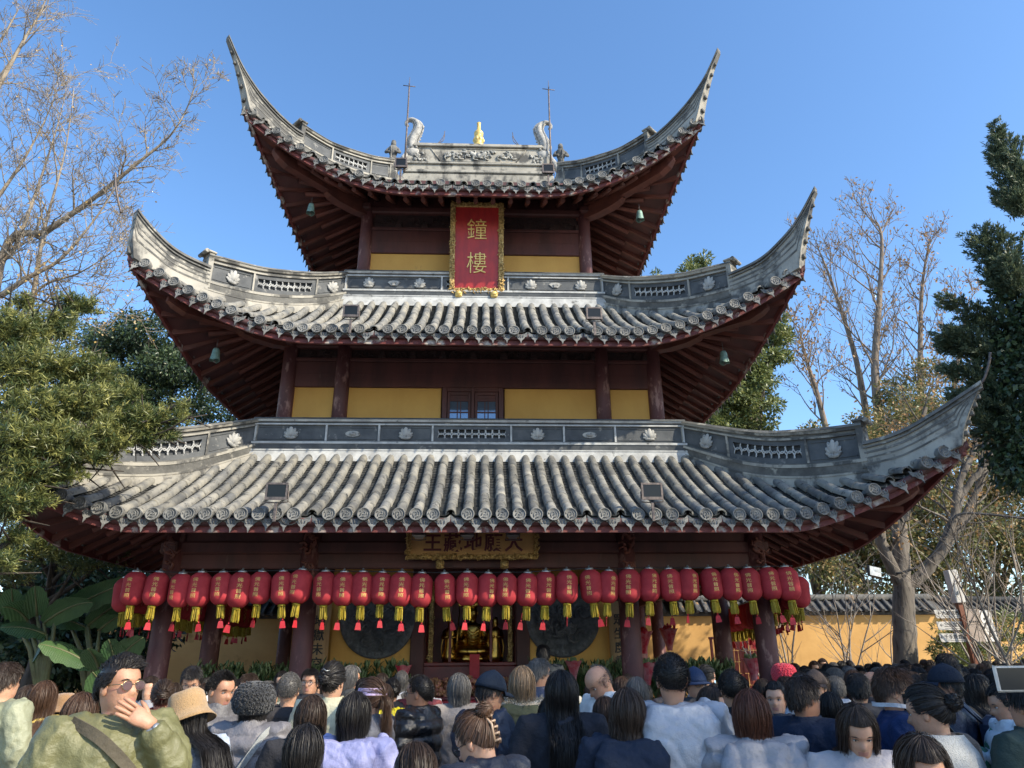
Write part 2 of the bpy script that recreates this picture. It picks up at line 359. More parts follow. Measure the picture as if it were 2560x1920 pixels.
    for face in (0,1,3):
        Rz=Matrix.Rotation(face*math.pi/2,4,'Z')
        for k in range(-nr,nr+1):
            x=k*sp; a=abs(x); e=be(T,a)-.07
            xi=math.copysign(min(a,h+(a-h)*.25 if a>h else a),x) if a else 0.0; bi=h-.05 if a<=h else h+(a-h)*.15
            z1=SZ(T,x,e)-.20; z0=SZ(T,xi,bi)-.24
            p1=Vector((x,-e,z1)); p0=Vector((xi,-bi,z0))
            for nm,me,f,dz in (('flying_rafter',raf,1.0,0),('round_rafter',rdm,.68,-.105)):
                q1=p0.lerp(p1,f)+Vector((0,0,dz)); q0=p0+Vector((0,0,dz))
                yv=(q0-q1); ln=yv.length; xx,zz,yy=frame(yv); M=Matrix(((xx.x,yy.x,zz.x,q1.x),(xx.y,yy.y,zz.y,q1.y),(xx.z,yy.z,zz.z,q1.z),(0,0,0,1)))
                o=mobj(nm,me,roof); o.matrix_basis=Rz@M@Matrix.Diagonal((1,ln,1,1))
    # corner beams
    c=MB(); r2=math.sqrt(2)
    def cz(d): return SZ(T,d,d)
    rings=[]
    for d,hw,t,bt in ((h-.1,.09,-.30,-.55),(h+(T['Ec']-h)*.35,.09,-.30,-.55),(T['Ec']-.72,.085,-.28,-.50),(T['Ec']-.58,.08,-.27,-.44),(T['Ec']-.50,.05,-.30,-.38)):
        z=cz(d); x=d*r2; rings.append([(x,-hw,z+bt),(x,hw,z+bt),(x,hw,z+t),(x,-hw,z+t)])
    c.loft(rings,True,True,0,False)
    # lower bracket beam with rounded nose
    rings=[]
    z0=cz(h)
    for d,hw,t,bt in ((h-.15,.10,-.58,-.86),(h+.25,.10,-.57,-.85),(h+.55,.10,-.52,-.80),(h+.70,.09,-.52,-.74),(h+.76,.06,-.56,-.68)):
        zz=z0+(cz(d)-z0)*.55; x=d*r2; rings.append([(x,-hw,zz+bt),(x,hw,zz+bt),(x,hw,zz+t),(x,-hw,zz+t)])
    c.loft(rings,True,True,0,False)
    # hip rafter up to the very corner
    rings=[]
    for d,hw,t,bt in ((h,.07,-.14,-.30),(T['Ec']-.8,.07,-.14,-.30),(T['Ec']-.25,.06,-.12,-.25),(T['Ec']-.03,.05,-.10,-.18)):
        z=cz(d); x=d*r2; rings.append([(x,-hw,z+bt),(x,hw,z+bt),(x,hw,z+t),(x,-hw,z+t)])
    c.loft(rings,True,True,0,False)
    cm=c.mesh('corner_beam',M_RAFT)
    for k in range(4): mobj('corner_beam',cm,roof,rot=(0,0,-math.pi/4+k*math.pi/2))
    return roof
# ---- ornaments
def lotus_mesh(w=.30,h=.20):
    b=MB()
    for k,(ang,l,wd,y) in enumerate(((-75,.62,.17,0),(75,.62,.17,0),(-50,.75,.2,-.01),(50,.75,.2,-.01),(-24,.9,.22,-.018),(24,.9,.22,-.018),(0,.95,.25,-.028))):
        M=Matrix.Rotation(R(ang),4,'Y'); L=h*l
        b.ball(M@Vector((0,y,L*.5)),(w*wd*.62,.022,L*.52),8,5,M=M.to_3x3())
    b.ball((0,-.012,-.01),(w*.30,.03,h*.16),10,4)
    return b.mesh('lotus_ornament',M_STONE)
LOTUS=lotus_mesh()
def ring_flat(b,c,r,t,th,M=None,n=14,a0=0,a1=2*math.pi):
    pts=[(c[0]+r*math.cos(a0+(a1-a0)*k/n),c[1],c[2]+r*math.sin(a0+(a1-a0)*k/n)) for k in range(n+1)]
    b.tube(pts,t,5,caps=False)
def interp(pts,d):
    if d<=pts[0][0]: return pts[0][1]
    for (a,za),(b_,zb) in zip(pts,pts[1:]):
        if d<=b_: return za+(zb-za)*(d-a)/(b_-a)
    return pts[-1][1]
def smooth_pts(pts,n=6):
    """Catmull-Rom resample"""
    o=[];P=[pts[0]]+list(pts)+[pts[-1]]
    for i in range(1,len(P)-2):
        for k in range(n):
            t=k/n; o.append(tuple(.5*((2*P[i][j])+(-P[i-1][j]+P[i+1][j])*t+(2*P[i-1][j]-5*P[i][j]+4*P[i+1][j]-P[i+2][j])*t*t+(-P[i-1][j]+3*P[i][j]-3*P[i+1][j]+P[i+2][j])*t**3) for j in range(len(pts[0]))))
    o.append(tuple(pts[-1])); return o
class Strip:
    """bands along a curved wall: frame x=s, z between zb(s) and zt(s), thickness along y"""
    def __init__(s,zb,zt): s.zb=zb; s.zt=zt
    def band(s,b,s0,s1,f0,f1,hw,hw2=None,mi=0,n=None):
        n=n or max(1,int((s1-s0)/.12)); hw2=hw if hw2 is None else hw2; rings=[]
        for k in range(n+1):
            x=s0+(s1-s0)*k/n; a=s.zb(x); c=s.zt(x); z0=a+(c-a)*f0; z1=a+(c-a)*f1
            rings.append([(x,-hw,z0),(x,hw,z0),(x,hw2,z1),(x,-hw2,z1)])
        b.loft(rings,True,True,mi,False)
def wall_ridge(S,s0,s1,cuts,kinds,parent,pale,dark,endpost=False,thick=.09,rz=0,loc=(0,0,0),postend=None):
    """moulded ridge wall with panels; kinds per panel: lotus | lattice | oval | fan | plain"""
    b=MB()
    S.band(b,s0,s1,-.30,.05,thick+.10,thick+.05,0)
    S.band(b,s0,s1,.05,.09,thick+.06,mi=1)
    S.band(b,s0,s1,.09,.25,thick+.01,thick+.035,mi=2)
    S.band(b,s0,s1,.25,.31,thick+.045,mi=1)
    S.band(b,s0,s1,.31,.345,thick+.0,mi=2)
    S.band(b,s0,s1,.80,.84,thick+.012,mi=1)
    S.band(b,s0,s1,.84,.89,thick-.005,mi=2)
    S.band(b,s0,s1,.89,.945,thick+.03,thick+.05,mi=1)
    S.band(b,s0,s1,.945,1.0,thick+.06,thick+.03,mi=2)
    for c in cuts:
        S.band(b,c-.016,c+.016,.345,.80,thick+.008,mi=1,n=1)
    root=b.build('ridge_wall',(M_PLAST if pale else M_PLASTL,M_PLAST if pale else M_PLASTL,M_CAPST if pale else M_PLASTD),parent,rot=(0,0,rz),loc=loc)
    for (c0,c1),k in zip(zip(cuts,cuts[1:]),kinds):
        xm=(c0+c1)/2; zm=S.zb(xm)+(S.zt(xm)-S.zb(xm))*.57; hh=(S.zt(xm)-S.zb(xm))*.455; sl=math.atan((S.zt(c1)+S.zb(c1)-S.zt(c0)-S.zb(c0))/2/(c1-c0))
        p=MB()
        if k=='lattice':
            i=.075 if c1-c0>.8 else .05
            S.band(p,c0+.016,c1-.016,.345,.45,thick-.02,n=8); S.band(p,c0+.016,c1-.016,.70,.80,thick-.02,n=8)
            S.band(p,c0+.016,c0+.016+i,.45,.70,thick-.02,n=1); S.band(p,c1-.016-i,c1-.016,.45,.70,thick-.02,n=1)
            pn=p.build('panel',dark,root)
            q=MB(); x0=c0+.016+i; x1=c1-.016-i; m=max(3,int((x1-x0)/.115)); r=(x1-x0)/m*.56
            for j in range(m):
                x=x0+(x1-x0)*(j+.5)/m; a=S.zb(x); c=S.zt(x); zc=a+(c-a)*.575; hz=(c-a)*.125
                for sg in (-1,1):
                    for yy in (-.05,.05):
                      pts=[(x+r*math.cos(t),yy,zc+sg*(hz-abs(math.sin(t))*hz*1.15)) for t in [math.pi*u/8 for u in range(9)]]
                      q.tube(pts,.011,5,caps=False)
            q.build('lattice',M_PLASTL,root)
            q=MB(); S.band(q,x0,x1,.44,.71,.006,n=8); q.build('backing',M_GREYST,root)
        else:
            S.band(p,c0+.016,c1-.016,.345,.80,thick-.028)
            S.band(p,c0+.055,c1-.055,.40,.42,thick-.016,n=6); S.band(p,c0+.055,c1-.055,.725,.745,thick-.016,n=6)
            p.build('panel',dark,root)
            items=[(xm,k)]
            if k=='trio': items=[(c0+(c1-c0)*.24,'lotus'),(xm,'fan'),(c0+(c1-c0)*.77,'lotus')]
            for x,kk in items:
                z=S.zb(x)+(S.zt(x)-S.zb(x))*.50
                for sg in (-1,1):
                    if kk=='lotus':
                        mobj('lotus_ornament',LOTUS,root,loc=(x,sg*(thick-.012),z-.03),rot=(0,-sl,0 if sg<0 else math.pi),scale=(1.0,1,hh/.30))
                    elif kk in('oval','fan') and sg<0:
                        q=MB(); 
                        if kk=='oval':
                            q.poly([(.11*math.cos(t)*(1.15 if abs(math.cos(t))>.6 else .95),.055*math.sin(t)) for t in [2*math.pi*u/16 for u in range(16)]],.02,1)
                            q.ball((0,-.015,0),(.065,.03,.035),10,6)
                        else:
                            q.poly([(-.13,.03),(-.08,.06),(0,.072),(.08,.06),(.13,.03),(.05,-.05),(-.05,-.05)],.02,1)
                            q.box((-.028,-.03,-.05),(.028,.0,.04)); q.box((-.05,-.028,.005),(.05,-.004,.02))
                        q.build('carved_medallion',M_STONE,root,loc=(x,-(thick-.018),z+.035))
    return root
def hip(T,top,low,cuts,kinds,parent,tipcut=None,big=0):
    r2=math.sqrt(2); top=smooth_pts(top); low=smooth_pts(low)
    zb=lambda s:SZ(T,s/r2,s/r2)-.03
    zt=lambda s:interp(top,s/r2)
    St=Strip(zb,zt)
    out=[]
    for ci,ang in enumerate((-45,-135,45,135)):
        rz=R(ang); s0=top[0][0]*r2; s1=top[-1][0]*r2
        if ci<2:
            root=wall_ridge(St,s0,s1,[c*r2 for c in cuts],kinds,parent,True,M_PLASTD,rz=rz)
        else:
            b=MB(); St.band(b,s0,s1,-.2,.95,.1); St.band(b,s0,s1,.95,1,.16); root=b.build('ridge_wall',M_PLAST,parent,rot=(0,0,rz))
        # end post with scroll
        b=MB(); x=s1
        b.box((x-.09,-.125,zb(x)+.1),(x+.0,.125,zt(x)+.03)); b.bbox((x-.12,-.15,zt(x)+.025),(x+.06,.15,zt(x)+.065),.01)
        b.lathe([(.035,-.15),(.035,.15)],10,M=Matrix.Translation((x+.06,0,zt(x)+.035))@Matrix.Rotation(R(90),4,'X'))
        b.ball((x-.03,0,zt(x)+.10),(.03,.03,.045),8,6)
        b.build('end_post',M_PLAST,root)
        # lower sweeping section and horn
        tipd,tipz=low[-1]
        lw=low if not(tipcut and ci==1) else [p for p in low if p[1]<=tipcut or p[0]<T['Ec']-.2]
        b=MB(); rings=[];cap=[];zc=SZ(T,T['Ec'],T['Ec'])
        for d,z in lw:
            u=max(0,(d-(T['Ec']-.25))/(tipd-T['Ec']+.25)); s=d*r2
            if d<T['Ec']-.02: zl=zb(s)-.08
            else:
                v=(d-T['Ec']+.02)/(tipd-T['Ec']+.02); zl=(zc-.02)*(1-v**.8)+ (tipz-.05)*v**.8
                zl=min(zl,z-.10+.05*v)
            th=.125*(1-u)+.035*u; f=1.0
            rings.append([(s,-th-.05*(1-u),zl),(s,th+.05*(1-u),zl),(s,th,zl+(z-zl)*.35),(s,th*.9,z-.05),(s,-th*.9,z-.05),(s,-th,zl+(z-zl)*.35)])
            cap.append([(s,-th-.03,z-.05),(s,th+.03,z-.05),(s,th+.018,z),(s,-th-.018,z)])
        b.loft(rings,True,True,0,False); b.loft(cap,True,True,1,False)
        cap2=[[(p[0],(p[1]/abs(p[1]))*(abs(p[1])+.0+.004),p[2]-.055 if k<2 else p[2]-.04) for k,p in enumerate(c)] for c in cap]
        b.loft([[ (c[0][0],-abs(c[0][1])+.012,c[0][2]-.055),(c[1][0],abs(c[1][1])-.012,c[1][2]-.055),(c[1][0],abs(c[1][1])-.012,c[1][2]-.035),(c[0][0],-abs(c[0][1])+.012,c[0][2]-.035)] for c in cap],True,True,1,False)
        for fa,fb in ((.42,.47),(.60,.64),(.74,.80)):      # moulding lines along both flanks
            ml=[]
            for (d,z),rg in zip(lw,rings):
                zl=rg[0][2]; th=abs(rg[2][1])*(1-.1*fa)+.010; ml.append([(d*r2,-th,zl+(z-.05-zl)*fa),(d*r2,th,zl+(z-.05-zl)*fa),(d*r2,th,zl+(z-.05-zl)*fb),(d*r2,-th,zl+(z-.05-zl)*fb)])
            b.loft(ml,True,True,1,False)
        # stepped corbels under the horn
        dl=lw[-1][0]-T['Ec']
        for k in range(5):
            v=(k+.3)/5; d=T['Ec']-.02+dl*v*.92; s=d*r2; 
            v2=(d-T['Ec']+.02)/(tipd-T['Ec']+.02); zl=(zc-.02)*(1-v2**.8)+(tipz-.05)*v2**.8
            zl=min(zl,interp(low,d)-.06)
            b.bbox((s-.035,-.05+.006*k,zl-.035),(s+.045,.05-.006*k,zl+.03),.010,mi=1)
        b.build('horn',(M_PLAST,M_CAPST),root)
        out.append(root)
    return out
ROOF1=make_roof(T1,'lowest and widest tiled roof of the tower',5,.40,3.78)
ROOF2=make_roof(T2,'middle tiled roof of the tower',0,.40,2.72)
ROOF3=make_roof(T3,'topmost tiled roof of the tower',0,.42,.1)
hip(T1,[(3.70,5.62),(4.09,5.42),(4.52,5.20),(4.83,5.07),(5.12,5.0),(5.49,4.93),(5.82,4.89)],[(5.80,4.60),(6.06,4.63),(6.32,4.73),(6.57,4.89),(6.74,5.01),(6.93,5.15)],[3.75,4.32,5.22,5.76],['lotus','lattice','lotus'],TOWER)
hip(T2,[(2.64,9.16),(3.13,8.84),(3.56,8.62),(3.97,8.45),(4.31,8.37),(4.66,8.29)],[(4.62,8.06),(4.96,8.10),(5.2,8.22),(5.45,8.48),(5.61,8.74),(5.80,9.12)],[2.68,3.15,4.05,4.60],['lotus','lattice','lotus'],TOWER,tipcut=8.62)
hip(T3,[(1.95,12.55),(2.11,12.45),(2.47,12.24),(3.08,12.02),(3.38,12.0),(3.67,12.03)],[(3.64,11.80),(3.80,11.82),(4.07,11.95),(4.35,12.18),(4.64,12.60),(4.88,13.14)],[2.05,2.42,3.12,3.62],['plain','lattice','plain'],TOWER)
# iron rods left where horn ends broke away
for ang,pts in ((-135,((5.68,8.45),(5.74,8.65),(5.80,8.90),(5.83,9.12))),(-45,((6.90,5.08),(6.97,5.2),(7.03,5.38),(7.06,5.52)))):
    MB().tube([(d*math.sqrt(2),0,z) for d,z in smooth_pts(pts,4)],.018,6).build('iron_rod',M_IRON,TOWER,rot=(0,0,R(ang)))
# straight ridge walls above roofs 1 and 2
def straight(half,z0,z1,cuts,kinds):
    St=Strip(lambda s:z0,lambda s:z1)
    wall_ridge(St,-half,half,cuts,kinds,TOWER,False,M_PLASTD,loc=(0,-half,0))
    for k in (1,2,3):
        b=MB(); St.band(b,-half,half,-.2,.95,.1,n=1); St.band(b,-half,half,.95,1,.15,n=1); b.build('ridge_wall',M_PLASTL,TOWER,rot=(0,0,k*math.pi/2),loc=Matrix.Rotation(k*math.pi/2,3,'Z')@Vector((0,-half,0)))
straight(3.74,4.97,5.60,[-3.70,-2.5,-1.6,-.68,.68,1.6,2.5,3.70],['lotus','oval','lotus','lattice','lotus','oval','lotus'])
straight(2.67,8.50,9.15,[-2.63,-.68,.68,2.63],['trio','lattice','trio'])
# ---------------------------------------------------------------- storeys
def column(x,y,z0,z1,r,base=False):
    b=MB(); n=20
    if base: b.lathe([(r*1.5,z0),(r*1.6,z0+.06),(r*1.35,z0+.2),(r*1.1,z0+.22)],n,c=(x,y,0),mi=1)
    b.lathe([(r*1.02,z0+(.2 if base else 0)),(r,z0+(z1-z0)*.5),(r*.95,z1)],n,c=(x,y,0))
    return b.build('column',(M_COLM,M_STONE),TOWER)
def fret(x0,x1,z0,z1,y,parent):
    b=MB(); n=max(1,int((x1-x0)/.55)); w=(x1-x0)/n; rnd=random.Random(int((x0+9)*100))
    b.box((x0,y+.03,z0),(x1,y+.05,z1))
    for i in range(n):
        cx=x0+w*(i+.5)
        b.bbox((cx+w*.5-.07,y-.05,z0),(cx+w*.5+.07,y+.03,z0+.07),.01); b.bbox((cx+w*.5-.05,y-.045,z0+.07),(cx+w*.5+.05,y+.03,z0+.14),.01)
        for k in range(7):
            a=rnd.uniform(0,6.28); p0=Vector((cx+rnd.uniform(-.18,.18),y+.01,z0+(z1-z0)*rnd.uniform(.2,.8)))
            pts=[p0+Vector((math.cos(a+.9*j)*.035*j,0,math.sin(a+.9*j)*.03*j)) for j in range(4)]
            b.tube(pts,[.018,.016,.014,.008],5)
    b.build('fretwork',M_DARKW,parent)
def storey(h,z0,zy,zl,zf,ztop,inner,rcol,win=False):
    """one upper storey on all four sides"""
    cols=[-h]+([-inner,inner] if inner else [])+[h]
    for c in cols:
        for (x,y) in {(c,-h),(c,h),(-h,c),(h,c)}: 
            if (x,y)==(c,-h) or abs(x)!=abs(y) or y==h: column(x,y,z0-.6,ztop,rcol)
    for face in range(4):
        Rz=face*math.pi/2
        wl=MB(); wl.box((-h,-h+.02,z0-.6),(h,-h+.14,zy),0)
        wl.build('wall',M_YEL,TOWER,rot=(0,0,Rz)) if face else None
        bm=MB(); bm.bbox((-h+.01,-h-.03,zy),(h-.01,-h+.10,zl-.02),.012); bm.bbox((-h+.01,-h-.06,zl-.02),(h-.01,-h+.10,zl+.05),.012)
        bm.box((-h,-h+.06,zl+.05),(h,-h+.10,zf)); bm.bbox((-h-.25,-h-.09,zf),(h+.25,-h+.09,zf+.16),.03); bm.box((-h,-h-.0,zf+.16),(h,-h+.06,ztop))
        # seams of the lintel boards
        bm.box((-h+.05,-h-.034,(zy+zl)/2-.004),(h-.05,-h-.029,(zy+zl)/2+.004))
        beam=bm.build('beam',M_WOOD,TOWER,rot=(0,0,Rz))
        if face==0:
            segs=list(zip(cols,cols[1:]))
            for a,c in segs:
                fret(a+rcol,c-rcol,zl+.05,zf,-h-.01,beam)
                parts=[(a,c)]
                if win and a<0<c: parts=[(a,-.56),(.56,c)]
                for p,q in parts: MB().bbox((p+.02,-h+.015,z0-.6),(q-.02,-h+.135,zy),.006).build('wall_panel',M_YEL,TOWER)
storey(3.38,5.70,6.34,6.86,7.10,7.75,2.40,.135,True)
storey(2.37,9.30,9.80,10.38,10.78,11.7,None,.135)
# window of the middle storey: two sashes
WN=MB(); y=-3.38
for x0,x1 in ((-.56,-.47),(.47,.56),(-.03,.03)): WN.bbox((x0,y-.05,5.1),(x1,y+.08,6.34),.008)
WN.bbox((-.56,y-.04,6.26),(.56,y+.08,6.34),.008)
win=WN.build('window',M_WOOD,TOWER)
for s in (-1,1):
    cx=s*.25; f=MB()
    f.bbox((cx-.215,y-.02,5.2),(cx-.165,y+.03,6.26),.006); f.bbox((cx+.165,y-.02,5.2),(cx+.215,y+.03,6.26),.006)
    f.bbox((cx-.165,y-.015,6.08),(cx+.165,y+.025,6.12),.005); f.bbox((cx-.165,y-.02,6.20),(cx+.165,y+.03,6.26),.005); f.box((cx-.165,y+.0,6.12),(cx+.165,y+.015,6.20))
    for z in (5.87,): f.box((cx-.165,y-.012,z-.012),(cx+.165,y+.018,z+.012))
    for dx in (-.03,.03): f.box((cx+dx-.009,y-.010,5.2),(cx+dx+.009,y+.016,6.08))
    sash=f.build('sash',M_WOOD,win)
    for x0,x1 in ((-.165,-.039),(-.021,.021),(.039,.165)):
        for z0,z1 in ((5.3,5.858),(5.882,6.08)):
            MB().box((cx+x0,y+.0,z0),(cx+x1,y+.006,z1)).build('pane',M_GLASS,win)
# inner cores so that nothing shows through
MB().box((-3.2,-3.2,4.0),(3.2,3.2,7.6)).build('core_wall',M_WOOD,TOWER); MB().box((-2.2,-2.2,8.0),(2.2,2.2,11.6)).build('core_wall',M_WOOD,TOWER)
# top ridge --------------------------------------------------
b=MB(); 
b.bbox((-2.0,-.16,12.9),(2.0,.16,13.62),.02); b.bbox((-1.98,-.20,13.62),(1.98,.20,13.72),.02); b.bbox((-1.95,-.12,13.72),(1.95,.12,13.92),.01)
b.bbox((-1.97,-.17,13.92),(1.97,.17,13.99),.015); b.bbox((-1.9,-.10,13.99),(1.9,.10,14.50),.005); b.bbox((-1.75,-.17,14.50),(1.75,.17,14.56),.012); b.bbox((-1.72,-.14,14.56),(1.72,.14,14.62),.012)
ridge=b.build('main_ridge',M_PLAST,TOWER)
b=MB()   # framed trapezoid with scrolling relief
for (xa,za,xb,zb_) in ((-1.28,14.46,1.28,14.46),(-1.0,14.04,1.0,14.04),(-1.28,14.46,-1.0,14.04),(1.28,14.46,1.0,14.04)):
    b.tube([(xa,-.105,za),(xb,-.105,zb_)],.018,4)
b.build('relief_frame',M_PLAST,ridge)
b=MB(); rnd=random.Random(4)
for k in range(42):
    x=rnd.uniform(-.92,.92); z=14.25+rnd.uniform(-.10,.10)*(1-.4*abs(x)); a=rnd.uniform(0,6.3); 
    b.tube([(x+.03*j*math.cos(a+.8*j),-.115-.01*(j%2),z+.028*j*math.sin(a+.8*j)) for j in range(5)],[.03,.03,.026,.02,.012],6)
for s in (-1,1): 
    for k in range(5): b.ball((s*(.06+.03*k),-.12,14.22+.02*k),(.05,.04,.07),8,5)
b.ball((0,-.13,14.25),(.07,.05,.09),8,6); b.build('floral_relief',M_RELIEF,ridge)
b=MB()
for s in (-1,1):
    for k in range(16):
        a=rnd.uniform(0,6.3); x=s*(1.5+rnd.uniform(-.16,.2)); z=14.16+rnd.uniform(-.12,.12)
        b.tube([(x+.025*j*math.cos(a+.8*j),-.11,z+.025*j*math.sin(a+.8*j)) for j in range(4)],[.03,.03,.022,.012],6)
b.build('corner_relief',M_RELIEF,ridge)
# dragon-fish ridge ends: body, upcurled tail, fins
def dragonfish(s):
    b=MB(); x0=s*1.78
    prof=[(0.0,14.45,.16),(.02,14.62,.17),(-.02,14.82,.165),(-.10,15.02,.155),(-.14,15.2,.135),(-.10,15.36,.115),(.0,15.46,.095),(.12,15.48,.075),(.20,15.40,.06),(.20,15.31,.05),(.13,15.28,.035)]
    b.tube([(x0+s*a,0,z) for a,z,r in smooth_pts(prof,3)],[r for a,z,r in smooth_pts(prof,3)],10,flat=.7)
    # scales
    for a,z,r in smooth_pts(prof,5)[:34]:
        for j in range(5):
            t=-1.2+.6*j; b.ball((x0+s*a+r*math.sin(t),-r*.68*math.cos(t),z),(.028,.016,.034),6,4)
    # fins along the back and head at the base
    for k in range(7): b.ball((x0-s*(.14+.02*k)+0,0,14.6+.11*k),(.045,.02,.035),6,4)
    b.ball((x0-s*.02,0,14.35),(.24,.16,.2),12,8); b.ball((x0-s*.24,0,14.42),(.12,.10,.07),8,6); b.ball((x0-s*.22,0,14.30),(.10,.09,.05),8,6)
    for sg in (-1,1): b.ball((x0-s*.12,sg*.13,14.47),(.04,.04,.04),8,6)
    b.tube([(x0+s*.1,0,14.3),(x0+s*.28,-.02,14.05),(x0+s*.42,-.03,13.75),(x0+s*.50,-.05,13.4)],[.12,.10,.08,.1],8)
    d=b.build('dragon_fish',M_STONE,ridge)
    # twisted wire whiskers
    for dz in (0,.12): MB().tube(smooth_pts([(x0-s*.42,0,14.62),(x0-s*.65,-.03,14.66),(x0-s*.82,-.04,14.78+dz),(x0-s*.86,-.04,14.98+dz)],4),.010,5).build('whisker',M_IRON,d)
    # lightning rod
    q=MB(); rx=s*1.93; q.tube([(rx,-.2,13.6),(rx,-.2,16.45)],[.03,.02],6); q.tube([(rx,-.2,16.45),(rx,-.2,16.8)],[.012,.006],5)
    q.tube([(rx-.17,-.2,16.50),(rx+.17,-.2,16.46)],.012,5); q.tube([(rx,-.36,16.42),(rx,-.04,16.55)],.008,5); q.ball((rx,-.2,16.45),.025,8,6)
    q.build('lightning_rod',M_IRON,TOWER)
dragonfish(-1); dragonfish(1)
b=MB(); b.lathe([(.13,14.6),(.15,14.66),(.09,14.70),(.14,14.78),(.15,14.86),(.11,14.93),(.09,14.96),(.125,15.0),(.13,15.08),(.10,15.13),(.055,15.17),(.05,15.36),(.06,15.42),(.0,15.44)],16)
for k in range(10):
    a=2*math.pi*k/10; b.ball((.135*math.cos(a),.135*math.sin(a),14.83),(.028,.028,.06),6,5)
b.build('finial',M_GOLDP,ridge)
# descending ridges with guardian figures
for s in (-1,1):
    b=MB(); b.tube([(s*1.95,-.1,13.35),(s*1.95,-.9,12.75),(s*1.97,-1.5,12.35),(s*1.99,-1.95,12.2)],.16,4); b.bbox((s*1.97-.13,-2.12,11.6),(s*1.97+.13,-1.85,12.25),.02); dr=b.build('descending_ridge',M_PLAST,TOWER)
    b=MB(); c=Vector((s*1.97,-1.98,12.25))
    for rr in ([(.10,.0),(.12,.05),(.10,.18),(.085,.34),(.075,.42),(.10,.50),(.12,.60),(.10,.66),(.05,.69)],): b.lathe(rr,12,c=c)
    b.ball(c+Vector((0,-.01,.755)),(.065,.07,.08),10,8); b.ball(c+Vector((0,0,.82)),(.06,.06,.05),8,6)
    for sg in (-1,1):
        b.tube([c+Vector((sg*.10,0,.62)),c+Vector((sg*.16,-.04,.50)),c+Vector((sg*.06,-.11,.46))],[.045,.04,.03],7)
        b.tube([c+Vector((sg*.05,-.02,.30)),c+Vector((sg*.055,-.06,.0))],[.05,.055],7)
    b.tube([c+Vector((.02*s,-.13,.1)),c+Vector((.03*s,-.12,.62))],.015,5)
    b.build('guardian_figure',M_CAPST,dr)
# ---------------------------------------------------------------- open ground storey
H1=4.46
for x in (-H1,-2.42,2.42,H1):
    for y in (-H1,-2.42,2.42,H1):
        if abs(x)==H1 or abs(y)==H1: column(x,y,.12,3.5,.155,True)
for face in range(4):
    bm=MB(); bm.bbox((-H1,-H1-.06,2.98),(H1,-H1+.06,3.20),.012); bm.bbox((-H1-.2,-H1-.09,3.20),(H1+.2,-H1+.09,3.38),.02); bm.box((-H1,-H1-.02,3.38),(H1,-H1+.04,4.2))
    bm.box((-H1+.1,-H1-.065,3.08),(H1-.1,-H1-.058,3.086))
    bm.build('beam',M_WOOD,TOWER,rot=(0,0,face*math.pi/2))
MB().box((-H1,-H1,3.40),(H1,H1,3.46)).build('gallery_ceiling',M_WOOD,TOWER)
MB().bbox((-5.6,-5.6,0),(5.6,5.6,.14),.03).build('stone_platform',mat('platform_stone',(.24,.235,.22),(.17,.165,.155),3,.85,bump=.3),TOWER)
# carved column-head brackets
for x in (-H1,-2.42,2.42,H1):
    b=MB(); rnd=random.Random(int(x*10))
    for k in range(20):
        a=rnd.uniform(0,6.3); p=Vector((x+rnd.uniform(-.07,.07),-H1-.16,2.75+rnd.uniform(0,.72)))
        b.tube([p+Vector((.03*j*math.cos(a+j),-.012*j,.03*j*math.sin(a+j))) for j in range(4)],[.03,.028,.02,.012],6)
    b.build('carved_bracket',M_RAFT,TOWER)
# cella
c=2.42
for s in (-1,1):
    MB().bbox((min(s*.95,s*c),-c,.14),(max(s*.95,s*c),-c+.12,3.35),.006).build('wall_panel',M_YEL,TOWER)
    MB().bbox((s*.92-.12,-c-.06,.14),(s*.92+.12,-c+.16,3.35),.015).build('door_post',M_WOOD,TOWER)
    MB().box((s*c-.06,-c+.14,.14),(s*c+.06,c,3.35)).build('wall_panel',M_YEL,TOWER)
    # round carved medallion
    b=MB(); Mx=Matrix.Translation((s*1.62,-c-.005,2.36))@Matrix.Rotation(R(90),4,'X')
    b.lathe([(.66,0),(.66,.045),(.63,.065),(.53,.06),(.51,.03),(.0,.03)],48,M=Mx)
    rnd=random.Random(11+s)
    for k in range(46):
        r=.46*math.sqrt(rnd.random()); t=rnd.uniform(0,6.3); a=rnd.uniform(0,6.3); p=Vector((s*1.62+r*math.cos(t),-c-.045,2.36+r*math.sin(t)))
        b.tube([p+Vector((.045*j*math.cos(a+.7*j),-.012*(j%2),.045*j*math.sin(a+.7*j))) for j in range(5)],[.022,.03,.028,.02,.01],6)
    for k in range(28):
        t=2*math.pi*k/28; p=Vector((s*1.62+.585*math.cos(t),-c-.066,2.36+.585*math.sin(t))); b.ball(p,(.04,.012,.04),7,4)
    b.build('stone_medallion',M_MEDAL,TOWER)
MB().box((-c,c-.06,.14),(c,c+.06,3.35)).build('wall_panel',M_YEL,TOWER)
MB().bbox((-.92,-c-.04,3.0),(.92,-c+.1,3.35),.015).build('beam',M_WOOD,TOWER)
# ---------------------------------------------------------------- boards, lamps, bells, lanterns, shrine
_inv=TM.inverted()
def tpl(px,py,n,c):            # pixel -> tower point on the plane n.q=c (tower coordinates)
    o=_inv@CAM; d=_inv.to_3x3()@ray(px,py); n=Vector(n); return o+d*((c-n.dot(o))/n.dot(d))
def tthing(name,q,label,cat,group=None,rz=0):
    return empty(name,tw(q),YAW+rz,label,cat,group)
ORD='first second third fourth fifth sixth seventh eighth ninth tenth eleventh twelfth thirteenth fourteenth fifteenth sixteenth seventeenth eighteenth nineteenth twentieth twenty-first twenty-second twenty-third twenty-fourth twenty-fifth twenty-sixth twenty-seventh twenty-eighth twenty-ninth thirtieth thirty-first thirty-second thirty-third thirty-fourth thirty-fifth'.split()
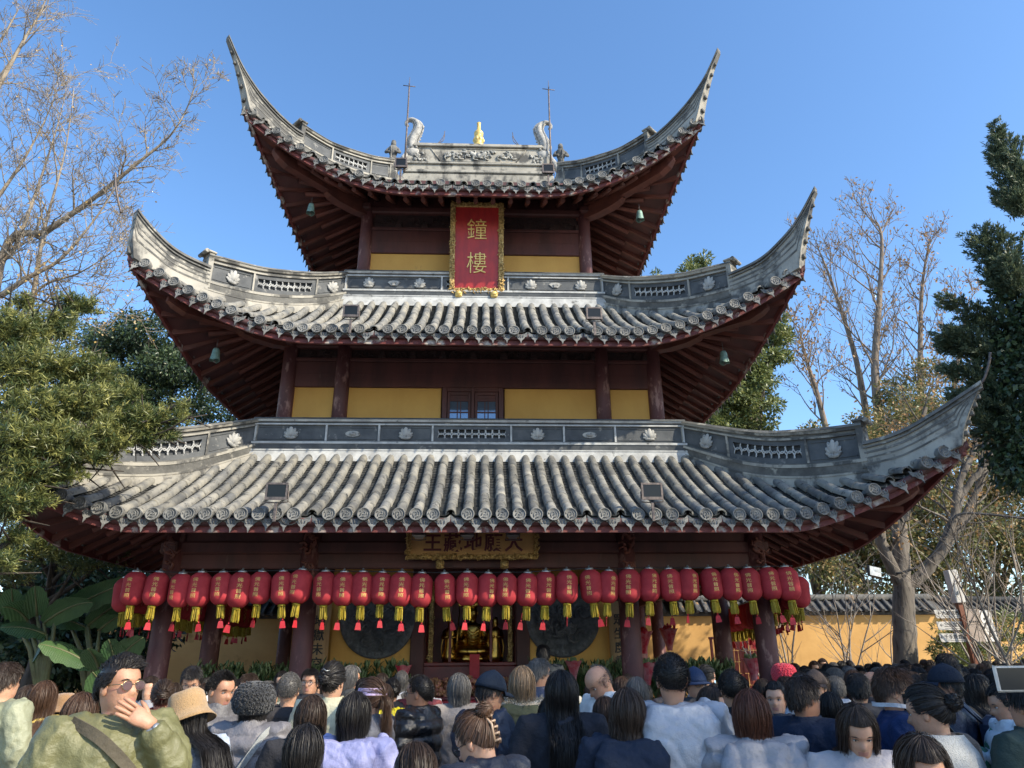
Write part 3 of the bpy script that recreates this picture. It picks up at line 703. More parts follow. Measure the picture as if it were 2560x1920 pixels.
# vertical name board
P=tthing('name_board',(0.03,-2.74,8.66),'tall red name board in carved gold frame on the top storey','sign'); tilt=MB()
W2,HB=.555,2.0
def carve_bar(x0,x1,z0,z1,seed):
    b=MB(); b.bbox((x0,-.05,z0),(x1,.03,z1),.012); rnd=random.Random(seed); n=int(max(x1-x0,z1-z0)/.045)
    for k in range(n*2):
        p=Vector((rnd.uniform(x0+.02,x1-.02),-.055,rnd.uniform(z0+.02,z1-.02))); a=rnd.uniform(0,6.3)
        b.tube([p+Vector((.018*j*math.cos(a+.9*j),-.006*(j%2),.018*j*math.sin(a+.9*j))) for j in range(4)],[.012,.013,.011,.006],5)
    return b
TL=R(9)
for nm,args in (('frame',(-W2,-W2+.105,0,HB,1)),('frame',(W2-.105,W2,0,HB,2)),('frame',(-W2+.105,W2-.105,HB-.105,HB,3)),('frame',(-W2+.105,W2-.105,0,.105,4))):
    carve_bar(*args).build(nm,M_GOLDC,P,rot=(TL,0,0))
MB().box((-W2+.1,-.01,.1),(W2-.1,.02,HB-.1)).build('board',M_REDB,P,rot=(TL,0,0))
for ch,z in (('鐘',1.36),('樓',.62)):
    me=text_mesh(ch,.50,.012,'lettering',M_GOLDP,bold=-.004)
    o=mobj('lettering',me,P); o.matrix_basis=Matrix.Rotation(TL,4,'X')@Matrix.Translation((.0,-.022,z))@Matrix.Rotation(R(90),4,'X')@Matrix.Diagonal((.88,1,1,1))
for s in (-1,1):
    b=MB(); b.bbox((s*.36-.07,-.12,-.13),(s*.36+.07,.06,-.01),.02); b.ball((s*.36,-.12,-.05),(.06,.03,.05),8,6); b.build('foot_bracket',M_GOLDP,P)
# horizontal board
P=tthing('name_board',(0.05,-4.76,3.08),'wide gilded horizontal board with crimson characters under the lowest eave','sign')
W2=.985
for a in ((-W2,W2,0,.06,5),(-W2,W2,.50,.56,6),(-W2,-W2+.06,.06,.50,7),(W2-.06,W2,.06,.50,8)): carve_bar(*a).build('frame',M_GOLDC,P)
MB().box((-W2+.055,-.01,.055),(W2-.055,.02,.505)).build('board',M_OLDGOLD,P)
for k,ch in enumerate('王藏地願大'):
    o=mobj('lettering',text_mesh(ch,.285,.004,'lettering',M_CRIM,bold=.006),P); o.matrix_basis=Matrix.Translation((-.60+.305*k,-.016,.225))@Matrix.Rotation(R(90),4,'X')
for s in (-1,1): MB().bbox((s*.48-.06,-.05,-.14),(s*.48+.06,.05,-.01),.02).ball((s*.48,-.06,-.07),(.05,.03,.05),8,6).build('foot_bracket',M_GOLDC,P)
# floodlights
def floodlight(q,label,w=.27,h=.20,silver=False,tilt=0,rz=0):
    P=tthing('floodlight',q,label,'floodlight',rz=rz); m=M_CHROME if silver else M_BLACK; Rx=(tilt,0,0)
    MB().bbox((-w/2,-.03,-h/2),(w/2,.05,h/2),.012).build('housing',m,P,rot=Rx)
    b=MB()
    for x0,x1,z0,z1 in ((-w/2-.008,w/2+.008,h/2-.018,h/2+.008),(-w/2-.008,w/2+.008,-h/2-.02,-h/2+.018),(-w/2-.008,-w/2+.016,-h/2+.018,h/2-.018),(w/2-.016,w/2+.008,-h/2+.018,h/2-.018)): b.box((x0,-.042,z0),(x1,-.026,z1))
    b.build('rim',M_CHROME if silver else M_IRON,P,rot=Rx)
    MB().box((-w/2+.016,-.036,-h/2+.018),(w/2-.016,-.031,h/2-.018)).build('lens',M_LENS if not silver else M_CHROME,P,rot=Rx)
    b=MB()
    for k in range(9): b.box((-w/2+.03+k*(w-.06)/8-.004,.05,-h/2+.01),(-w/2+.03+k*(w-.06)/8+.004,.085,h/2-.01))
    b.build('cooling_fins',m,P,rot=Rx)
    b=MB(); b.tube([(-w/2-.012,.0,.0),(-w/2-.014,.01,-h/2-.04),(0,.02,-h/2-.05),(w/2+.014,.01,-h/2-.04),(w/2+.012,0,0)],.009,5)
    if not silver: b.bbox((-.02,-.01,-h/2-.30),(.02,.01,-h/2-.04),.004)
    b.build('bracket',M_IRON,P)
    return P
floodlight((-2.50,-6.30,3.76),'black floodlight at the left of the lowest eave')
floodlight((2.46,-6.30,3.77),'black floodlight at the right of the lowest eave')
floodlight((-1.96,-5.20,6.97),'black floodlight at the left of the middle eave',.24,.19)
floodlight((2.0,-5.20,6.98),'black floodlight at the right of the middle eave',.24,.19)
floodlight((-1.47,-4.05,10.83),'black floodlight at the left of the top eave',.22,.19)
floodlight((1.44,-4.05,10.76),'black floodlight at the right of the top eave',.22,.19)
for x,w in ((-.72,'left'),(-.02,'middle'),(.64,'right')): floodlight((x,-5.2,3.40),'silver square lamp in front of the gilded board, '+w+' of three',.17,.11,True,R(-30))
# cable dangling from the lower-left floodlights
for q in ((-2.45,-6.22,3.42),(2.48,-6.22,3.42),(2.05,-5.12,6.62),(-1.9,-5.12,6.62)):
    P=tthing('lamp_cable',q,'thin dark cable hanging in a loop under the floodlight at %s of the %s eave'%('left' if q[0]<0 else 'right','lowest' if q[2]<5 else 'middle'),'cable'); MB().tube(smooth_pts([(0,0,.1),(.02,.02,-.02),(.1,.03,-.08),(.2,.05,-.05),(.26,.08,.03)],4),.010,5).build('cable',M_BLACK,P)
# wind bells
def bell(q,label):
    P=tthing('wind_bell',q,label,'bell')
    b=MB(); n=20; rings=[]
    for r,z in ((.015,.0),(.045,-.012),(.06,-.05),(.066,-.12),(.078,-.19),(.088,-.225)): rings.append([(r*math.cos(2*math.pi*j/n),r*math.sin(2*math.pi*j/n),z-(.02*(j%5==0)+.012*(j%5 in(1,4)) if z<-.2 else 0)) for j in range(n)])
    b.loft(rings,True,False); b.build('bell_body',M_BRONZE,P)
    MB().tube([(0,0,.16),(0,0,.0)],.007,5).build('hook',M_IRON,P); MB().tube([(0,0,-.02),(0,0,-.24)],.005,5).ball((0,0,-.25),.018,8,6).build('clapper',M_IRON,P)
for px,py,n,l in ((673,440,(1,-1,0),'green bronze wind bell under the top left eave corner'),(1381,455,(1,1,0),'green bronze wind bell under the top right eave corner'),(468,752,(1,-1,0),'grey wind bell under the middle left eave corner'),(1562,758,(1,1,0),'dark wind bell under the middle right eave corner')):
    bell(tpl(px,py,n,0),l)
# ------- lanterns
M_LRED=mat('lantern_red_cloth',(.52,.055,.068),(.45,.042,.055),9,.72,trans=.30,rnd=.12,spec=.3)
M_TASS=mat('yellow_tassel',(.52,.40,.035),(.40,.28,.02),30,.6,trans=.25,rnd=.12)
M_TAG=mat('red_paper_tag',(.55,.03,.045),(.48,.02,.03),12,.5,trans=.25,rnd=.2)
M_LCAP=mat('tin_cap',(.5,.5,.48),(.36,.36,.35),18,.35,metal=.7)
LR,LH=.153,.435
def lprof(t):   # t 0 bottom ..1 top
    c=abs(2*t-1); 
    return LR*(1-max(0,(c-.45)/.55)**2.3*.52)
def lantern_parts():
    b=MB(); n=22; K=44; rings=[]
    for k in range(K+1):
        t=k/K; r=lprof(t)+(.0022 if k%2 else -.0012); rings.append([(r*math.cos(2*math.pi*j/n),r*math.sin(2*math.pi*j/n),-LH*(1-t)) for j in range(n)])
    body=b.loft(rings).mesh('lantern_body',M_LRED)
    cap=MB().lathe([(.06,-.005),(.062,.012),(.05,.03),(.018,.034),(.012,.06)],14).mesh('cap',M_LCAP)
    allv=[];allf=[]
    for gi,ch in enumerate('佛光普照'):
        gm=text_mesh(ch,.078,0,'glyph',M_GOLDP,bold=-.0004); base=len(allv); xs_=[v.co.x for v in gm.vertices]; ys_=[v.co.y for v in gm.vertices]; cx=(min(xs_)+max(xs_))/2; cy=(min(ys_)+max(ys_))/2
        for v in gm.vertices:
            u=(v.co.x-cx)*.98; z=-LH*.5+.105-.070*gi+(v.co.y-cy)*.76+.012; t=min(max(z/LH+1,0),1); r=lprof(t)+.0045; a=u/LR-math.pi/2; allv.append((r*math.cos(a),r*math.sin(a),z))
        allf+=[[base+i for i in p.vertices] for p in gm.polygons]
    me=bpy.data.meshes.new('lettering'); me.from_pydata(allv,[],allf); me.materials.append(M_GOLDP); me.update()
    tas=MB(); tas.lathe([(.05,-LH-.002),(.055,-LH-.03)],14); rnd=random.Random(3)
    for k in range(60):
        a=rnd.uniform(0,6.3); r=.048*math.sqrt(rnd.uniform(.15,1)); l=rnd.uniform(.13,.17); tas.tube([(r*math.cos(a),r*math.sin(a),-LH-.015),(r*1.15*math.cos(a)+rnd.uniform(-.006,.006),r*1.15*math.sin(a)+rnd.uniform(-.006,.006),-LH-.02-l)],[.0055,.0045],4,smooth=False)
    tm=tas.mesh('tassel',M_TASS)
    tg=MB(); z=-LH-.19; tg.tube([(0,0,-LH-.1),(0,0,z-.02)],.003,4); tg.ball((0,0,z-.012),(.012,.012,.014),6,4)
    tg.poly([(-.022,z-.03),(.022,z-.03),(.03,z-.045),(.042,z-.125),(-.042,z-.125),(-.03,z-.045)],.004,1)
    tgm=tg.mesh('tag',M_TAG)
    return body,cap,me,tm,tgm
LB,LC,LT,LTS,LTG=lantern_parts()
def lantern(q,label,group,yaw=0,seed=0,text=True):
    rnd=random.Random(seed); P=tthing('lantern',q,label,'lantern',group,rz=yaw)
    P.rotation_euler=(rnd.uniform(-.08,.08),rnd.uniform(-.09,.09),P.rotation_euler.z+rnd.uniform(-.42,.42))
    k=rnd.uniform(.97,1.04); P.scale=(k,k,k*rnd.uniform(.98,1.03))
    mobj('lantern_body',LB,P); mobj('cap',LC,P)
    if text: mobj('lettering',LT,P)
    mobj('tassel',LTS,P); mobj('tag',LTG,P,rot=(0,rnd.uniform(-.12,.12),rnd.choice((0,0,.4,-.5,1.3,.2))))
FX=[296,345.6,395.6,437,482.7,524,566.5,611.7,654,703.6,744,784.5,826.7,868,912,960.5,1009.5,1055,1095,1140,1179,1224,1273,1315,1359,1401.6,1444,1485,1530.5,1574,1614,1655.5,1694.6]
FY=[1236,1238,1240,1238,1238,1237,1236,1236,1232,1236,1237,1237,1238,1238,1240,1240,1238,1240,1239,1239,1236,1234,1231,1234,1230,1230,1230,1230,1229,1228,1228,1227,1226]
for i,(px,py) in enumerate(zip(FX,FY)):
    lantern(tpl(px,py,(0,1,0),-5.4+.02*math.sin(i*2.3)),'red paper lantern with gold lettering, %s from the left in the front row'%ORD[i],'red lanterns along the front eave',0,i)
pts=[tpl(268,1234,(0,1,0),-5.4)]+[tpl(x,y-4,(0,1,0),-5.4) for x,y in zip(FX,FY)]+[tpl(1712,1222,(0,1,0),-5.4)]
sg=[]
for a,c in zip(pts,pts[1:]): sg+=[a,(a+c)/2+Vector((0,0,-.006))]
sg.append(pts[-1]); prop(MB().tube([tw(p) for p in sg],.006,5).build('lantern_string',M_BLACK),'thin dark cord carrying the front row of red lanterns','cord')
for s,nm in ((-1,'left'),(1,'right')):
    for k in range(28): lantern((s*(4.80+(.027*k if s>0 else 0)),-5.1+.21*k,2.78-(.15 if s>0 and k>8 else 0)),'red lantern, %s from the front in the %s side row'%(ORD[k],nm),'red lanterns along the %s side eave'%nm,-s*math.pi/2 if s<0 else math.pi/2,100+k+40*(s>0))
    prop(MB().tube([tw((s*4.80,-5.4,2.84)),tw((s*(4.80+(.69 if s>0 else 0)),.25,2.81))],.006,5).build('lantern_string',M_BLACK),'thin dark cord carrying the lanterns of the %s side'%nm,'cord')
for k in range(30): lantern((-4.55+.31*k,5.3,2.88),'red lantern, %s from the left in the row behind the tower'%ORD[k],'red lanterns along the rear eave',math.pi,200+k)
prop(MB().tube([tw((-4.9,5.3,2.93)),tw((0,5.3,2.90)),tw((4.9,5.3,2.93))],.006,5).build('lantern_string',M_BLACK),'thin dark cord carrying the lanterns behind the tower','cord')
# ------- couplet boards
for s,txt,l in ((-1,'地獄未空誓不成佛','varnished couplet board with black characters left of the shrine'),(1,'眾生度盡方證菩提','varnished couplet board with black characters right of the shrine')):
    P=tthing('couplet_board',(s*2.58,-2.60,.5),l,'sign'); b=MB(); n=10; rings=[]
    for z in (0,2.12): rings.append([(.20*math.sin(t),-.17*math.cos(t)+.09,z) for t in [-1.0+2.0*j/n for j in range(n+1)]]+[(.185*math.sin(t),-.155*math.cos(t)+.09,z) for t in [1.0-2.0*j/n for j in range(n+1)]])
    b.loft(rings,True,True,0,False); b.build('board',M_BOARD,P)
    for k,ch in enumerate(txt):
        o=mobj('lettering',text_mesh(ch,.20,.003,'lettering',M_INK,bold=.003),P); o.matrix_basis=Matrix.Translation((0,-.088,1.80-.225*k))@Matrix.Rotation(R(90),4,'X')
# ------- shrine cabinet and statue
M_SHR=mat('shrine_red_lacquer',(.20,.022,.018),(.13,.015,.014),4,.4)
P=tthing('shrine_cabinet',(0,-1.9,.14),'dark red carved shrine cabinet with gilded trim in the central bay','cabinet')
MB().box((-.86,.7,0),(.86,.76,2.9)).build('back_panel',M_SHR,P)
for s in (-1,1):
    MB().box((s*.82-.03,-.35,0),(s*.82+.03,.7,2.9)).build('side_panel',M_SHR,P)
    b=MB(); b.bbox((s*.70-.04,-.42,1.45),(s*.70+.04,-.34,2.9),.008); rnd=random.Random(5)
    for k in range(40):
        p=Vector((s*.70+rnd.uniform(-.035,.035),-.43,1.5+rnd.uniform(0,1.35))); a=rnd.uniform(0,6.3); b.tube([p+Vector((.014*j*math.cos(a+j),-.006*(j%2),.014*j*math.sin(a+j))) for j in range(4)],[.012,.012,.009,.005],5)
    b.build('gilded_strip',M_GOLDC,P)
    MB().bbox((s*.36-.025,-.40,1.5),(s*.36+.025,-.35,2.6),.006).build('glazing_bar',M_SHR,P)
MB().bbox((-.86,-.45,0),(.86,-.30,1.44),.01).build('plinth',M_SHR,P); MB().bbox((-.9,-.48,1.44),(.9,.7,1.50),.01).build('shelf',M_SHR,P)
carve_bar(-.8,.8,2.62,2.9,9).build('pelmet',M_GOLDC,P,loc=(0,-.38,0))
P=tthing('buddha_statue',(.03,-1.75,1.64),'gilded seated buddha statue holding a staff inside the shrine','statue')
b=MB(); rings=[]
for z,rx,ry in ((0,.30,.24),(.05,.34,.27),(.10,.30,.24),(.13,.27,.22)): rings.append([(rx*(1+.05*math.cos(12*t))*math.cos(t),ry*(1+.05*math.cos(12*t))*math.sin(t),z) for t in [2*math.pi*j/48 for j in range(48)]])
b.loft(rings); b.build('lotus_seat',M_GOLD,P)
b=MB(); rings=[]; n=40
for z,rx,ry,cy,w in ((.12,.27,.20,0,.05),(.18,.33,.23,-.02,.06),(.26,.31,.21,-.02,.06),(.32,.22,.16,0,.05),(.42,.165,.125,.01,.06),(.52,.185,.125,.01,.05),(.60,.195,.115,.01,.03),(.65,.15,.10,.01,.02),(.685,.06,.06,.01,0),(.73,.055,.055,.0,0),(.76,.070,.075,-.005,0),(.82,.082,.09,-.01,0),(.89,.078,.088,-.01,0),(.95,.055,.06,0,0),(.985,.02,.02,0,0)):
    rings.append([(rx*(1+w*math.sin(11*t+z*22))*math.cos(t),cy+ry*(1+w*math.sin(11*t+z*22))*math.sin(t),z) for t in [2*math.pi*j/n for j in range(n)]])
b.loft(rings)
b.ball((0,-.10,.85),(.012,.02,.03),6,5)
for s in (-1,1):
    b.tube(smooth_pts([(s*.18,.0,.60),(s*.24,-.03,.46),(s*.22,-.12,.36),(s*.12,-.20,.36)],4),[.065]*5+[.055]*4+[.05]*4,10)
    b.tube(smooth_pts([(s*.20,-.05,.5),(s*.28,-.06,.34),(s*.30,-.04,.16),(s*.29,0,.05)],3),.045,8,flat=.4)
    b.ball((s*.085,0,.85),(.015,.02,.04),6,5)
    b.tube(smooth_pts([(s*.30,-.02,.20),(s*.18,-.20,.18),(-s*.10,-.22,.17)],4),[.085]*9,8)
for k in range(5): b.tube(smooth_pts([(-.13,-.10,.60-.06*k),(0,-.145-.012*k,.50-.05*k),(.13,-.10,.58-.06*k)],4),.012,5)
b.build('figure',M_GOLD,P)
b=MB(); b.lathe([(.05,.94),(.085,.95),(.075,1.0),(.03,1.06),(.0,1.08)],12)
for k in range(5): b.ball((.07*math.sin(-1.2+.6*k),-.07*math.cos(-1.2+.6*k),1.0),(.022,.008,.045),6,5)
b.build('crown',M_GOLD,P)
MB().tube([(-.30,-.26,-.05),(-.24,-.20,.95)],.009,6).ball((-.24,-.2,.99),(.03,.01,.05),8,6).build('staff',M_GOLD,P)
for s,l in ((-1,'small gilded attendant figure left of the seated buddha'),(1,'small gilded attendant figure right of the seated buddha')):
    P=tthing('attendant_statue',(.03+s*.42,-1.70,1.64),l,'statue'); b=MB(); rings=[]
    for z,rx in ((0,.12),(.1,.13),(.25,.10),(.38,.09),(.5,.105),(.56,.10),(.60,.04),(.63,.035),(.67,.05),(.73,.05),(.78,.025)): rings.append([(rx*(1+.08*math.sin(9*t+z*30))*math.cos(t),rx*.8*(1+.08*math.sin(9*t+z*30))*math.sin(t),z) for t in [2*math.pi*j/28 for j in range(28)]])
    b.loft(rings)
    for q in (-1,1): b.tube([(q*.10,0,.53),(q*.13,-.05,.42),(q*.02,-.12,.43)],[.035,.035,.025],7); b.tube(smooth_pts([(q*.12,-.03,.42),(q*.15,-.03,.25),(q*.13,0,.05)],3),.03,6,flat=.4)
    b.build('figure',M_GOLD,P)
P=tthing('red_placard',(.08,-2.75,1.15),'red upright placard standing before the seated buddha','sign'); MB().bbox((-.085,-.01,0),(.085,.01,.62),.004).build('card',M_TAG,P); MB().bbox((-.12,-.06,-.02),(.12,.06,0),.004).build('stand',M_SHR,P)
# altar with fruit-coloured flower heads
M_PINK=mat('peach_petals',(.60,.30,.10),(.50,.16,.12),20,.6,rnd=.4)
P=tthing('altar_table',(0.05,-3.15,.14),'red cloth altar table heaped with flowers below the buddha','table'); MB().bbox((-.8,-.3,0),(.8,.3,.95),.01).build('table_cloth',M_TAG,P); MB().bbox((-.84,-.34,.95),(.84,.34,1.0),.01).build('table_top',M_SHR,P)
b=MB(); rnd=random.Random(8)
for k in range(150):
    c=Vector((rnd.uniform(-.75,.75),rnd.uniform(-.3,.2),.98+rnd.uniform(0,.28))); r=rnd.uniform(.03,.055)
    for j in range(5): b.ball(c+Vector((rnd.uniform(-r,r)*.6,rnd.uniform(-r,r)*.6,rnd.uniform(-r,r)*.5)),r*.7,6,4)
b.build('flower_heads',M_PINK,P,kind='stuff')
# ------- lilies banked in front of the hall
M_LILY=mat('lily_leaf',(.035,.075,.02),(.07,.11,.035),8,.5,trans=.15); M_BUD=mat('lily_bud',(.26,.30,.13),(.14,.20,.07),12,.5,trans=.15)
def lily_bank(x0,x1,y,zb,zt,n,label,seed):
    rnd=random.Random(seed); b=MB()
    for k in range(n):
        x=rnd.uniform(x0,x1); yy=y+rnd.uniform(-.22,.18); z=zt+rnd.uniform(-.22,.02)
        p=tw((x,yy,z))
        for j in range(rnd.randint(2,4)):
            a=rnd.uniform(0,6.3); d=Vector((.3*math.cos(a),.3*math.sin(a),1)).normalized(); l=rnd.uniform(.08,.13); q=p+Vector((rnd.uniform(-.05,.05),rnd.uniform(-.05,.05),rnd.uniform(-.06,.03)))
            b.tube([q,q+d*l*.35,q+d*l*.75,q+d*l],[.010,.019,.016,.003],5,mi=1)
        for j in range(9):
            a=rnd.uniform(0,6.3); d=Vector((math.cos(a)*.7,math.sin(a)*.7,rnd.uniform(.5,1.4))).normalized(); l=rnd.uniform(.12,.22); q=p+Vector((0,0,rnd.uniform(-.45,.0)))
            s_=Vector((-math.sin(a),math.cos(a),0))*.017; e=q+d*l; m=q+d*l*.5+Vector((0,0,.015))
            b.add([q-s_*.4,q+s_*.4,m+s_,e,m-s_],[(0,1,2,3,4)],0)
    return prop(b.build('lily_bank',(M_LILY,M_BUD)),label,'flowers',kind='stuff')
lily_bank(-4.3,-1.0,-3.15,.9,1.58,190,'dense bank of green lily buds left of the shrine',1)
lily_bank(1.0,4.35,-3.15,.9,1.58,190,'dense bank of green lily buds right of the shrine',2)
# red wrapped bouquets
M_WRAP=mat('red_wrap',(.55,.02,.05),(.62,.25,.27),7,.5,trans=.2,rnd=.2)
def bouquet(q,label,s=1):
    P=tthing('bouquet',q,label,'flowers'); b=MB(); n=12; rnd=random.Random(int(q[0]*50)); rings=[]
    for r,z in ((.05,0),(.07,.12),(.15,.33),(.19,.40)): rings.append([(s*r*(1+.12*(j%2))*math.cos(2*math.pi*j/n),s*r*(1+.12*(j%2))*math.sin(2*math.pi*j/n),s*(z+(.03*(j%2) if z>.3 else 0))) for j in range(n)])
    b.loft(rings,True,False,0,False); b.build('wrapping',M_WRAP,P)
    b=MB()
    for k in range(16): a=rnd.uniform(0,6.3); r=.13*s*math.sqrt(rnd.random()); b.ball((r*math.cos(a),r*math.sin(a),s*(.38+rnd.uniform(0,.1))),(.028*s,.028*s,.05*s),6,5)
    b.build('blossom',M_BUD if s<.9 else M_TAG,P)
for px,py,ly,l,s in ((1392,1412,-2.2,'red wrapped bouquet tied beside the inner right column',.9),(1447,1405,-1.9,'red and white wrapped bouquet right of the inner columns',.9),(1630,1470,-3.4,'red bouquet below the lilies by the right outer column',.8),(1240,1470,-3.4,'small red bouquet among the lilies right of the shrine',.7),(870,1480,-3.4,'small red bouquet among the lilies left of the shrine',.7),(1400,1480,-3.5,'red bouquet standing low behind the hooded man',.8)):
    bouquet(tpl(px,py,(0,1,0),ly),l,s)
# red plaque rack behind, right
_q=tpl(1600,1400,(0,1,0),3.4); P=tthing('plaque_rack',(_q.x,3.4,0),'rack of red hanging prayer plaques behind the right columns','rack')
M_PLQ=mat('red_wood_plaques',(.34,.06,.035),(.26,.045,.03),6,.6,rnd=.25)
for s in (-.75,0,.75): MB().bbox((s-.03,-.03,0),(s+.03,.03,2.15),.006).build('post',M_SHR,P)
MB().bbox((-.8,-.03,2.12),(.8,.03,2.18),.006).build('rail',M_SHR,P)
pm=MB().bbox((-.045,-.008,-.26),(.045,.008,0),.004).mesh('plaque',M_PLQ)
for r_ in range(7):
    for k in range(14): mobj('plaque',pm,P,loc=(-.65+.1*k+.0,-.05-.012*(r_%2),2.12-.27*r_),rot=(random.uniform(-.1,.1),random.uniform(-.05,.05),0))
# ---------------------------------------------------------------- ground and boundary wall
M_GROUND=mat('stone_paving',(.22,.21,.195),(.16,.155,.145),1.2,.85,bump=.3,bscale=6,c3=(.09,.088,.08),c3scale=3,c3amt=.3)
prop(MB().add([(-300,-300,0),(300,-300,0),(300,400,0),(-300,400,0)],[(0,1,2,3)]).build('ground',M_GROUND),kind='structure')
M_WALLY=mat('boundary_ochre_wall',(.60,.35,.12),(.50,.28,.09),1.1,.9,bump=.15,bscale=14,c3=(.30,.17,.05),c3scale=1.5,c3amt=.15)  # own ochre of the boundary walls, with darker mottling
M_COPE=mat('wall_tile',(.05,.053,.056),(.11,.107,.1),5,.85,bump=.4,c3=(.30,.18,.09),c3scale=5,c3amt=.3)
def boundary(p0,p1,h,label):
    p0,p1=Vector(p0),Vector(p1); d=(p1-p0); L=d.length; rz=math.atan2(d.y,d.x)
    P=empty('boundary_wall',p0,rz,label,'wall')
    MB().bbox((0,-.18,0),(L,.18,h),.01).build('wall',M_WALLY,P)
    MB().bbox((0,-.24,h),(L,.24,h+.10),.02).build('plinth_course',M_COPE,P)
    b=MB(); b.add([(0,-.42,h+.10),(L,-.42,h+.10),(L,0,h+.42),(0,0,h+.42),(0,.42,h+.10),(L,.42,h+.10)],[(0,1,2,3),(3,2,5,4)])
    n=int(L/.24)
    for k in range(n):
        x=(k+.5)*.24
        for s in (-1,1): b.tube([(x,s*.46,h+.10),(x,s*.03,h+.44)],.055,6)
    b.tube([(0,0,h+.50),(L,0,h+.50)],.09,8)
    b.build('coping_tiles',M_COPE,P,kind='stuff')
boundary((-17,21.2,0),(12.2,21.6,0),2.80,'ochre boundary wall with dark tile coping behind the tower')
boundary((12.2,21.6,0),(24,24.5,0),2.75,'ochre wall stretch behind the signpost at the far right')
boundary((-17,10,0),(-17,21,0),2.9,'ochre side wall behind the banana plants')
# ---------------------------------------------------------------- foliage helpers
def leaves(name,cent,dirs,L,Wd,mats,parent,curl=.15,kind=None,mi=None,seed=0):
    """one quad-pair leaf per centre: cent (N,3), dirs (N,3) leaf axis, random roll"""
    r=np.random.default_rng(seed); N=len(cent); d=dirs/np.linalg.norm(dirs,axis=1,keepdims=True)
    t=r.normal(size=(N,3)); s=np.cross(d,t); s/=np.linalg.norm(s,axis=1,keepdims=True)+1e-9
    nrm=np.cross(s,d)
    L=(np.asarray(L)*r.uniform(.7,1.25,N))[:,None]; Wd=(np.asarray(Wd)*r.uniform(.75,1.2,N))[:,None]
    a=cent; m=cent+d*L*.5+nrm*L*curl*.5; e=cent+d*L-nrm*L*curl*.3
    V=np.stack([a,m+s*Wd*.5,e,m-s*Wd*.5],1).reshape(-1,3)
    Fq=np.arange(4*N).reshape(N,4)
    me=npmesh(name,V,Fq,mats,mi=mi); o=mobj(name,me,parent)
    if kind: o['kind']=kind
    return o
def clump_points(centers,radii,n,r,shell=.45,flat=.8):
    """points in ellipsoid clumps, denser toward the shell; returns points, outward dirs"""
    c=np.asarray(centers,float); rad=np.asarray(radii,float); w=rad**2; idx=r.choice(len(c),n,p=w/w.sum())
    v=r.normal(size=(n,3)); v/=np.linalg.norm(v,axis=1,keepdims=True); q=(shell+(1-shell)*r.random(n)**.7)
    v2=v*np.array([1,1,flat]); return c[idx]+v2*(rad[idx]*q)[:,None],v
class Branches:
    def __init__(s,seed,minr=.004): s.minr=minr; s.r=random.Random(seed); s.b=MB(); s.tips=[]; s.nodes=[]
    def limb(s,p,d,L,rad,depth,kids,spread=.7,gn=.35,up=.12,n=5,bend=.22,shrink=.62,sides=6,droop=0):
        r=s.r; pts=[Vector(p)]; d=Vector(d).normalized(); rads=[rad]
        for k in range(n):
            d=(d+Vector((r.gauss(0,bend),r.gauss(0,bend),r.gauss(0,bend)+up-droop))*(.6)).normalized()
            pts.append(pts[-1]+d*(L/n)); rads.append(max(rad*(1-(k+1)/n*.72),s.minr*.7))
        s.b.tube(pts,rads,max(3,sides),caps=False)
        s.nodes+=[(q,d) for q in pts[1:]]
        if depth==0: s.tips.append((pts[-1],d)); return
        for k in range(kids[0]):
            t=r.uniform(.25,1.0) if k else 1.0; i=min(int(t*n),n-1); q=pts[i].lerp(pts[i+1],t*n-i) if t<1 else pts[-1]
            ax=(pts[i+1]-pts[i]).normalized(); x,y,_=frame(ax); a=r.uniform(0,6.28)
            nd=(ax*(1-gn)+ (x*math.cos(a)+y*math.sin(a))*spread+Vector((0,0,up))).normalized()
            s.limb(q,nd,L*shrink*r.uniform(.7,1.15),max(rads[i]*.62,s.minr),depth-1,kids[1:],spread,gn,up,max(3,n-1),bend,shrink,max(3,sides-1),droop)
def bark(name,c1,c2): return mat(name,c1,c2,7,.9,bump=1.0,bscale=16,stretch=(1,1,.16),detail=8,c3=tuple(c*.5 for c in c2),c3scale=14,c3amt=.45)
M_BARKG=bark('grey_bark',(.19,.165,.135),(.095,.08,.066)); M_BARKP=bark('pale_ginkgo_bark',(.34,.285,.215),(.19,.15,.11)); M_BARKD=bark('dark_bark',(.07,.055,.043),(.035,.028,.022))
M_BARKB=bark('brown_twigs',(.27,.21,.16),(.15,.115,.085))
def tree(name,loc,label,group=None): return empty(name,loc,0,label,'tree',group)
